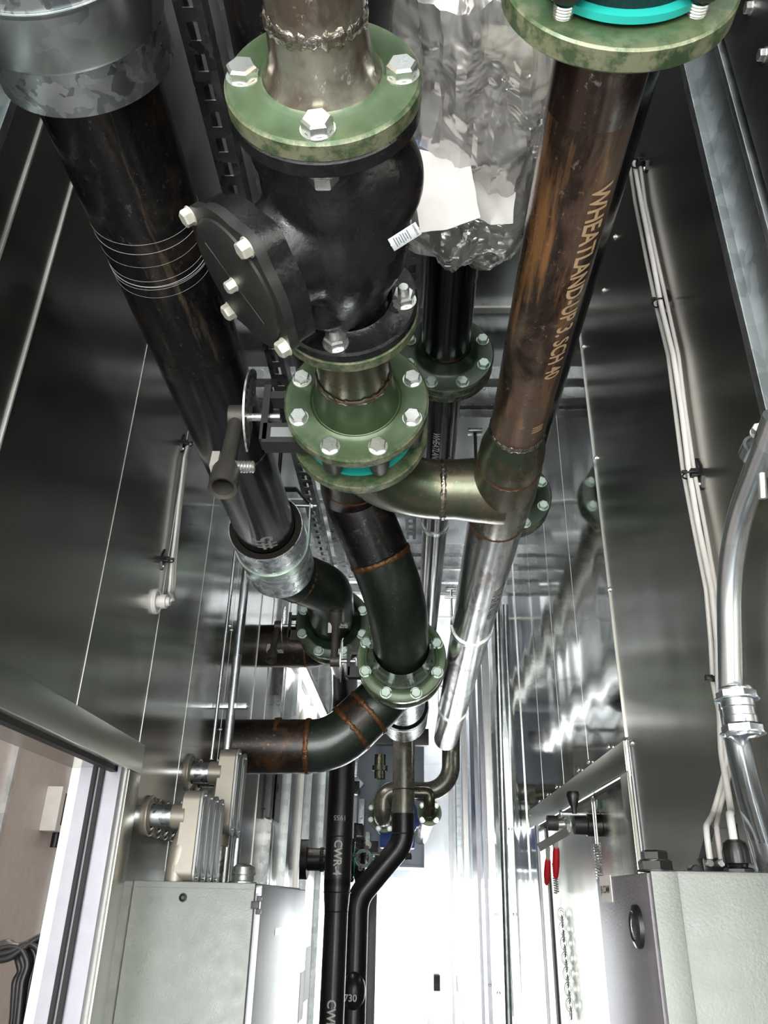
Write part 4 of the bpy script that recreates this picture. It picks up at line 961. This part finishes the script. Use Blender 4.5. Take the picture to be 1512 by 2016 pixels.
def clip(x, y, z, sgn, label):
    t = thing('cable_clip', (x, y, z), label, 'clip', 'black cable clips on the walls')
    b = MB(); poly = [(-.011, 0), (.011, 0), (.009, .020), (0, .036), (-.009, .020)]
    b.prism([(q[0], q[1]) for q in poly], (x, y, z - .005), Y, Z, X * sgn, .003); b.prism([(-.011, .0), (.011, 0), (.004, -.016), (-.004, -.016)], (x, y, z - .005), Y, Z, X * sgn, .003)
    b.box((x + sgn * .008, y, z + .004), (.014, .016, .012), None, .001); b.build('base', 'blackp', t)
    b = MB(); b.torus((x + sgn * .014, y, z + .002), Z, .011, .0014, 24, 8); b.box((x + sgn * .026, y - .010, z + .002), (.008, .005, .004), None, .001); b.build('tie', 'rubber', t)
    MB().lathe((x + sgn * .003, y, z - .013), X * sgn, [(0, .0035), (.002, .003), (.003, .0005)], 14).build('screw', 'zinc', t)
for (px, py), l in (((1268, 322), 'topmost black clip on the right wall cables'), ((1312, 598), 'second black clip down on the right wall cables'), ((1376, 938), 'third black clip down on the right wall cables')):
    a = atx(px, py, WR - .002); clip(WR, a.y, a.z, -1, l)
for (px, py), l in (((361, 875), 'upper black clip on the left wall cables'), ((322, 1105), 'lower black clip on the left wall cables')):
    a = atx(px, py, WL + .002); clip(WL, a.y, a.z, 1, l)
a = atx(1411, 1336, WR - .01); b = MB(); b.torus(a, Z, .009, .0022, 24, 8); b.box(a + V((-.012, -.004, 0)), (.010, .008, .007), None, .001); b.build('cable_tie', 'blackp', None, 'black cable tie round the right wall cables beside the bent conduit', 'tie')
# left wall cables and the grommet they leave by
t = thing('cable_grommet', atx(312, 1182, WL), 'white ribbed cable entry plugged in the left wall', 'fitting')
a = atx(305, 1184, WL)
b = MB(); b.lathe(a, X, [(0, .001), (0, .029), (.003, .0295), (.006, .026), (.006, .012)], 36); b.torus(a + X * .006, X, .026, .003, 36, 8); b.build('washer', 'white', t)
b = MB(); b.lathe(a + X * .005, X, [(0, .014), (.010, .014), (.010, .017), (.022, .016), (.022, .011), (.030, .010), (.030, .002)], 24); b.build('gland_nut', 'white', t)
lt = [(372, 870), (362, 900), (352, 980), (344, 1060), (339, 1105), (336, 1150), (333, 1168)]
ll = ['white cable to the left wall grommet, front of three', 'white cable to the left wall grommet, middle of three', 'grey cable to the left wall grommet, rear of three']
for i in range(3):
    pts = [atx(X_ + i * 3.5 + 1.2 * math.sin(j + i), Y_, WL + .012 - i * .003) for j, (X_, Y_) in enumerate(lt)]
    cable(pts + [a + V((.042, .002 * i, .004)), a + V((.028, 0, -.002 + .003 * i))], .0036 - i * .0003, ll[i], 'white' if i < 2 else 'label', R=.012)

# bright bent conduit on the right wall
t = thing('bent_conduit', (.39, .95, 1.9), 'bright bent metal conduit with a compression coupling at the right edge', 'conduit')
ex = .392
e0, e1, e2, e3 = atx(1530, 820, ex), atx(1436, 1090, ex), atx(1441, 1360, ex), atx(1470, 1530, ex)
bpts = fillet([e0, e1 + V((0, 0, .01)), atx(1440, 1400, ex)], [.20], 16)
b = MB(); b.tube(bpts, .0148, 32); b.build('upper_conduit', 'emt', t)
b = MB(); b.tube(fillet([atx(1440, 1390, ex), atx(1462, 1520, ex), atx(1528, 1740, ex - .02)], [.2], 12), .0148, 32); b.build('lower_conduit', 'emt', t)
cd = (atx(1446, 1360, ex) - atx(1462, 1450, ex)).normalized(); c0 = atx(1463, 1446, ex)
b = MB()
LL = (atx(1440, 1366, ex) - c0).length
b.hexa(c0, cd, .040, .012); b.hexa(c0 + cd * (LL - .012), cd, .040, .012)
b.lathe(c0 + cd * .012, cd, [(0, .0175), (.0, .0195), (.008, .0195), (.009, .0185), (LL - .034, .0185), (LL - .033, .0195), (LL - .024, .0195), (LL - .024, .017)], 32)
b.torus(c0 + cd * .000, cd, .0175, .003, 32, 8); b.torus(c0 + cd * LL, cd, .0175, .003, 32, 8)
b.build('coupling', 'emt', t)
a = atx(1492, 888, ex); dd = (atx(1480, 915, ex) - atx(1505, 860, ex)).normalized()
t2 = thing('conduit_strap', a, 'two part strap with a bolt holding the bent conduit at the right edge', 'clamp')
MB().lathe(a - dd * .008, dd, [(0, .0150), (0, .0185), (.016, .0185), (.016, .0150)], 32).build('strap', 'emt', t2)
MB().hexa(a + V((-.006, -.022, .01)), V((-.3, -1, .2)), .014, .010).build('bolt', 'zinc', t2)
b = MB(); b.cyl(a + V((0, .0, -.018)), a + V((0, .012, -.055)), .005, n=12); b.build('threaded_tail', 'zinc', t2)

# ------------------------------------------------------------------ wall screws
def screw(p, n_, label, grp):
    b = MB(); b.lathe(p, n_, [(0, .0065), (.0012, .0065), (.0014, .004)], 14); b.hexa(V(p) + V(n_) * .001, n_, .0075, .004)
    return b.build('wall_screw', 'zinc', None, label, 'screw', grp)
ws = [(1211, 467, 'topmost hex screw on the right wall'), (1189, 572, 'small screw second from the top on the right wall'), (1149, 683, 'screw at the top of the polished panel edge'), (1174, 902, 'hex screw on the polished panel edge beside the third clip'), (1200, 1161, 'hex screw on the polished panel edge level with the bent conduit'), (1244, 1463, 'hex screw beside the top corner of the right door header'), (1236, 1508, 'screw just under the top corner of the right door header')]
for x_, y_, l in ws: screw(atx(x_, y_, WR), -X, l, None)
for i, (x_, y_) in enumerate(((1199, 1471), (1160, 1500), (1140, 1516), (1097, 1549), (1079, 1564), (1063, 1577), (1046, 1603))):
    screw(atx(x_, y_, WR - .003), -X, 'hex screw in the row along the right door header, %s' % ['nearest', 'second', 'third', 'fourth', 'fifth', 'sixth', 'farthest'][i], 'screws along the right door header')
for x_, y_, l in ((453, 1232, 'upper screw of the pair between the thin rod and conduit'), (456, 1240, 'lower screw of the pair between the thin rod and conduit'), (434, 1436, 'hex screw low between the thin rod and thick conduit')): screw(atx(x_, y_, WL), X, l, None)
for i, (x_, y_) in enumerate(((993, 1474), (1003, 1632), (1012, 1800), (968, 1800), (964, 1940), (980, 1955), (976, 1800), (948, 1545), (951, 1640))):
    screw(atx(x_, y_, WR - .004), -X, 'small screw in the far strips of the right wall', 'tiny screws in the far strips of the right wall')
for i, (x_, y_) in enumerate(((535, 1544), (534, 1571), (532, 1590), (528, 1610), (531, 1627), (525, 1712), (524, 1700))):
    screw(atx(x_, y_, WL + .004), X, 'small screw in the far strips of the left wall', 'tiny screws in the far strips of the left wall')
# splice plate on the far left
a = atx(540, 1560, WL + .02); t = thing('splice_plate', a, 'small grey splice plate with a slot on the far left wall', 'plate')
b = MB(); b.box(a, (.02, .26, .22), None, .003); b.build('plate', 'enclp', t); b = MB(); b.cyl(a + V((.009, .02, .02)), a + V((.0115, .02, .02)), .018, n=20); b.build('slot', 'gasket', t)
# far left conical lamp and cable stub
# ------------------------------------------------------------------ right door hardware
dx = WR + .024
t = thing('door_latch', atx(1140, 1635, dx), 'black and chrome latch with a knob at the top of the right door', 'latch')
def dpt(x_, y_, off=.03): return atx(x_, y_, dx - off)
b = MB(); a = dpt(1130, 1592, .06); b.tube([a + V((0, 0, -.012)), a + V((0, 0, 0)), a + V((0, 0, .012)), a + V((0, 0, .030)), a + V((0, 0, .038))], .01, 20, True, [.0055, .0065, .011, .0155, .013]); b.build('knob', 'blackp', t)
a = dpt(1130, 1603, .06)
b = MB(); b.cyl(a + V((-.03, 0, 0)), a + V((.06, 0, 0)), .0065, n=16); b.cyl(a + V((-.034, 0, 0)), a + V((-.028, 0, 0)), .009, n=16); b.build('cross_bar', 'galvs', t)
c1 = dpt(1140, 1624, .05)
b = MB(); b.lathe(c1 + V((-.012, 0, 0)), X, [(0, .004), (0, .021), (.028, .022), (.030, .025), (.062, .025), (.062, .005)], 28); b.build('barrel', 'blackp', t)
b = MB(); b.hexa(c1 + V((-.022, 0, 0)), -X, .03, .012); b.cyl(c1 + V((-.034, 0, 0)), c1 + V((-.065, 0, 0)), .008, n=16); b.hexa(c1 + V((-.05, 0, 0)), -X, .022, .010); b.build('hex_fitting', 'zinc', t)
b = MB(); a = c1 + V((-.062, 0, .003)); b.lathe(a, X, [(-.012, .002), (-.012, .017), (.012, .017), (.012, .002)], 20); b.build('pivot', 'castg', t)
b = MB(); b.bar(c1 + V((-.03, -.012, -.015)), c1 + V((-.10, -.012, -.052)), .018, .003, Y); b.build('lever_arm', 'castg', t)
def redhandle(top, bot, label):
    t = thing('valve_handle', top, label, 'handle')
    top, bot = V(top), V(bot); d = (bot - top)
    b = MB(); b.bar(top, top + d * .4, .010, .003, Y); b.build('shank', 'zinc', t)
    b = MB(); b.tube([top + d * .32, top + d * .4, top + d * .7, top + d * .94, top + d], .007, 16, True, [.0065, .0085, .0095, .007, .003]); b.build('grip', 'red', t)
h1, h2 = dpt(1080, 1668, .06), dpt(1096, 1640, .07)
redhandle(h1, dpt(1076, 1742, .062), 'longer red gripped handle hanging from the right door latch')
redhandle(h2, dpt(1094, 1730, .07), 'shorter red gripped handle hanging from the right door latch')
def tiewire(x_, ya, yb, sx_, label):
    t = thing('hanging_wire', dpt(x_, ya, .02), label, 'wire')
    a, c_ = dpt(x_, ya, .02), dpt(x_ + sx_, yb, .02)
    b = MB(); b.tube([a + V((0, -.012, 0)), c_ + V((0, -.010, .05))], .0022, 8); b.tube([a + V((0, .012, 0)), c_ + V((0, .010, .05))], .0022, 8); b.torus(a, X, .012, .0022, 24, 6, 0, PI); b.build('loop', 'zinc', t)
    b = MB(); n = 90; pts = [c_ + V((.007 * math.cos(i * .9), .012 * math.sin(i * .9), .055 - i * .0009)) for i in range(n)]; b.tube(pts, .0018, 6); b.build('coil', 'zinc', t)
tiewire(1168, 1580, 1712, 12, 'wire loop with a coiled end hanging by the right door, nearer')
tiewire(1090, 1665, 1740, 4, 'short coiled wire hanging below the red handles')
a = dpt(1172, 1576, .006); b = MB(); b.lathe(a, -X, [(0, .02), (.002, .02), (.003, .015), (.003, .001)], 24); b.build('mint_pad', 'mint', None, 'round pale mint pad on the right door above the wire loop', 'pad')
a0, a1 = dpt(1105, 1800, .01), dpt(1125, 2010, .01)
t = thing('hanging_chain', a0, 'loose chain of clear links hanging down the right door', 'chain')
for i in range(14):
    f = i / 14; c_ = a0.lerp(a1, f)
    b = MB(); b.torus((0, 0, 0), X if i % 2 else Y, .009, .0022, 16, 6)
    for v in b.bm.verts: v.co = V((v.co.x, v.co.y, v.co.z * 1.5)) + c_
    b.build('link', 'galvs', t)
conduit([atx(1237, 1458, WR - .003), atx(1266, 1700, WR - .003)], .0028, 'thin bright rod standing along the near edge of the right door', 'alum', name='edge_rod', cat='rod')
conduit([atx(978, 1190, WR - .02), atx(1002, 2016, WR - .02)], .014, 'dark slim pipe standing on the far right wall', 'galvs')

# ------------------------------------------------------------------ side room seen through the left doorway
t = thing('perforated_box', (-1.50, 3.0, 2.1), 'pale perforated box on the side room wall behind the door jamb', 'box')
a, c_ = atx(125, 1548, -1.50), atx(170, 1648, -1.50)
b = MB(); b.boxb(-1.57, -1.50, a.y, a.y + .42, c_.z, a.z, .004); b.build('body', 'white', t)
b = MB()
for i in range(11): b.box((-1.499, a.y + .05, a.z - .03 - i * (a.z - c_.z - .05) / 11), (.002, .02, .012), None)
b.build('vent_hole', 'gasket', t)
b = MB(); b.cyl((-1.53, a.y + .1, c_.z), (-1.53, a.y + .1, c_.z - .06), .02, n=14); b.build('cable_fitting', 'blackp', t)
for i in range(9):
    yy = 1.80 + .016 * (i % 3)
    pts = [aty(x_, y_, yy) for x_, y_ in ((-60, 1900 - i * 3), (20, 1886 - i * 4), (80 - 6 * i, 1842 + 4 * i), (106 - 8 * i, 1850 + 8 * i), (90 - 7.5 * i, 1930), (74 - 6 * i, 2000), (64 - 6 * i, 2100))]
    cable(pts, .0075, 'glossy black cable in the thick bundle inside the left doorway', 'blackp', 'black cables bundled inside the left doorway', .05)
b = MB(); b.boxb(-1.2, -1.0, 1.7, 1.95, 1.55, 1.75, .01); b.build('junction_box', 'grey', None, 'grey box in the side room that the black cables leave', 'box')
# ------------------------------------------------------------------ light
w = bpy.data.worlds.new('world'); sc.world = w; w.use_nodes = True; nt = w.node_tree
bg = nt.nodes['Background']; bg.inputs[0].default_value = (.97, .985, 1, 1); bg.inputs[1].default_value = 5.0
def area(name, loc, rot, sx_, sy_, e, col=(1, 1, 1)):
    l = bpy.data.lights.new(name, 'AREA'); l.shape = 'RECTANGLE'; l.size = sx_; l.size_y = sy_; l.energy = e; l.color = col
    o = bpy.data.objects.new(name, l); COL.objects.link(o); o.location = loc; o.rotation_euler = rot; return o
area('side_room_lamp', (-1.15, 1.9, 2.86), (0, 0, 0), .5, 1.6, 17, (1, .97, .94))
area('open_end_daylight', (-.08, NEAR - .25, 1.35), (math.radians(90), 0, 0), .95, 2.3, 34, (.98, 1, 1))
area('far_door_daylight', (-.085, FAR + .3, 1.0), (math.radians(-90), 0, 0), .56, 1.9, 60, (.93, .97, 1))
sc.view_settings.view_transform = 'Standard'; sc.view_settings.look = 'None'; sc.view_settings.gamma = 1
sc.view_settings.use_curve_mapping = False; sc.view_settings.exposure = 0.0
c = sc.cycles; c.use_denoising = True; c.max_bounces = 14; c.glossy_bounces = 10; c.transparent_max_bounces = 16; c.diffuse_bounces = 4
c.caustics_reflective = True; c.sample_clamp_indirect = 6; c.blur_glossy = .4
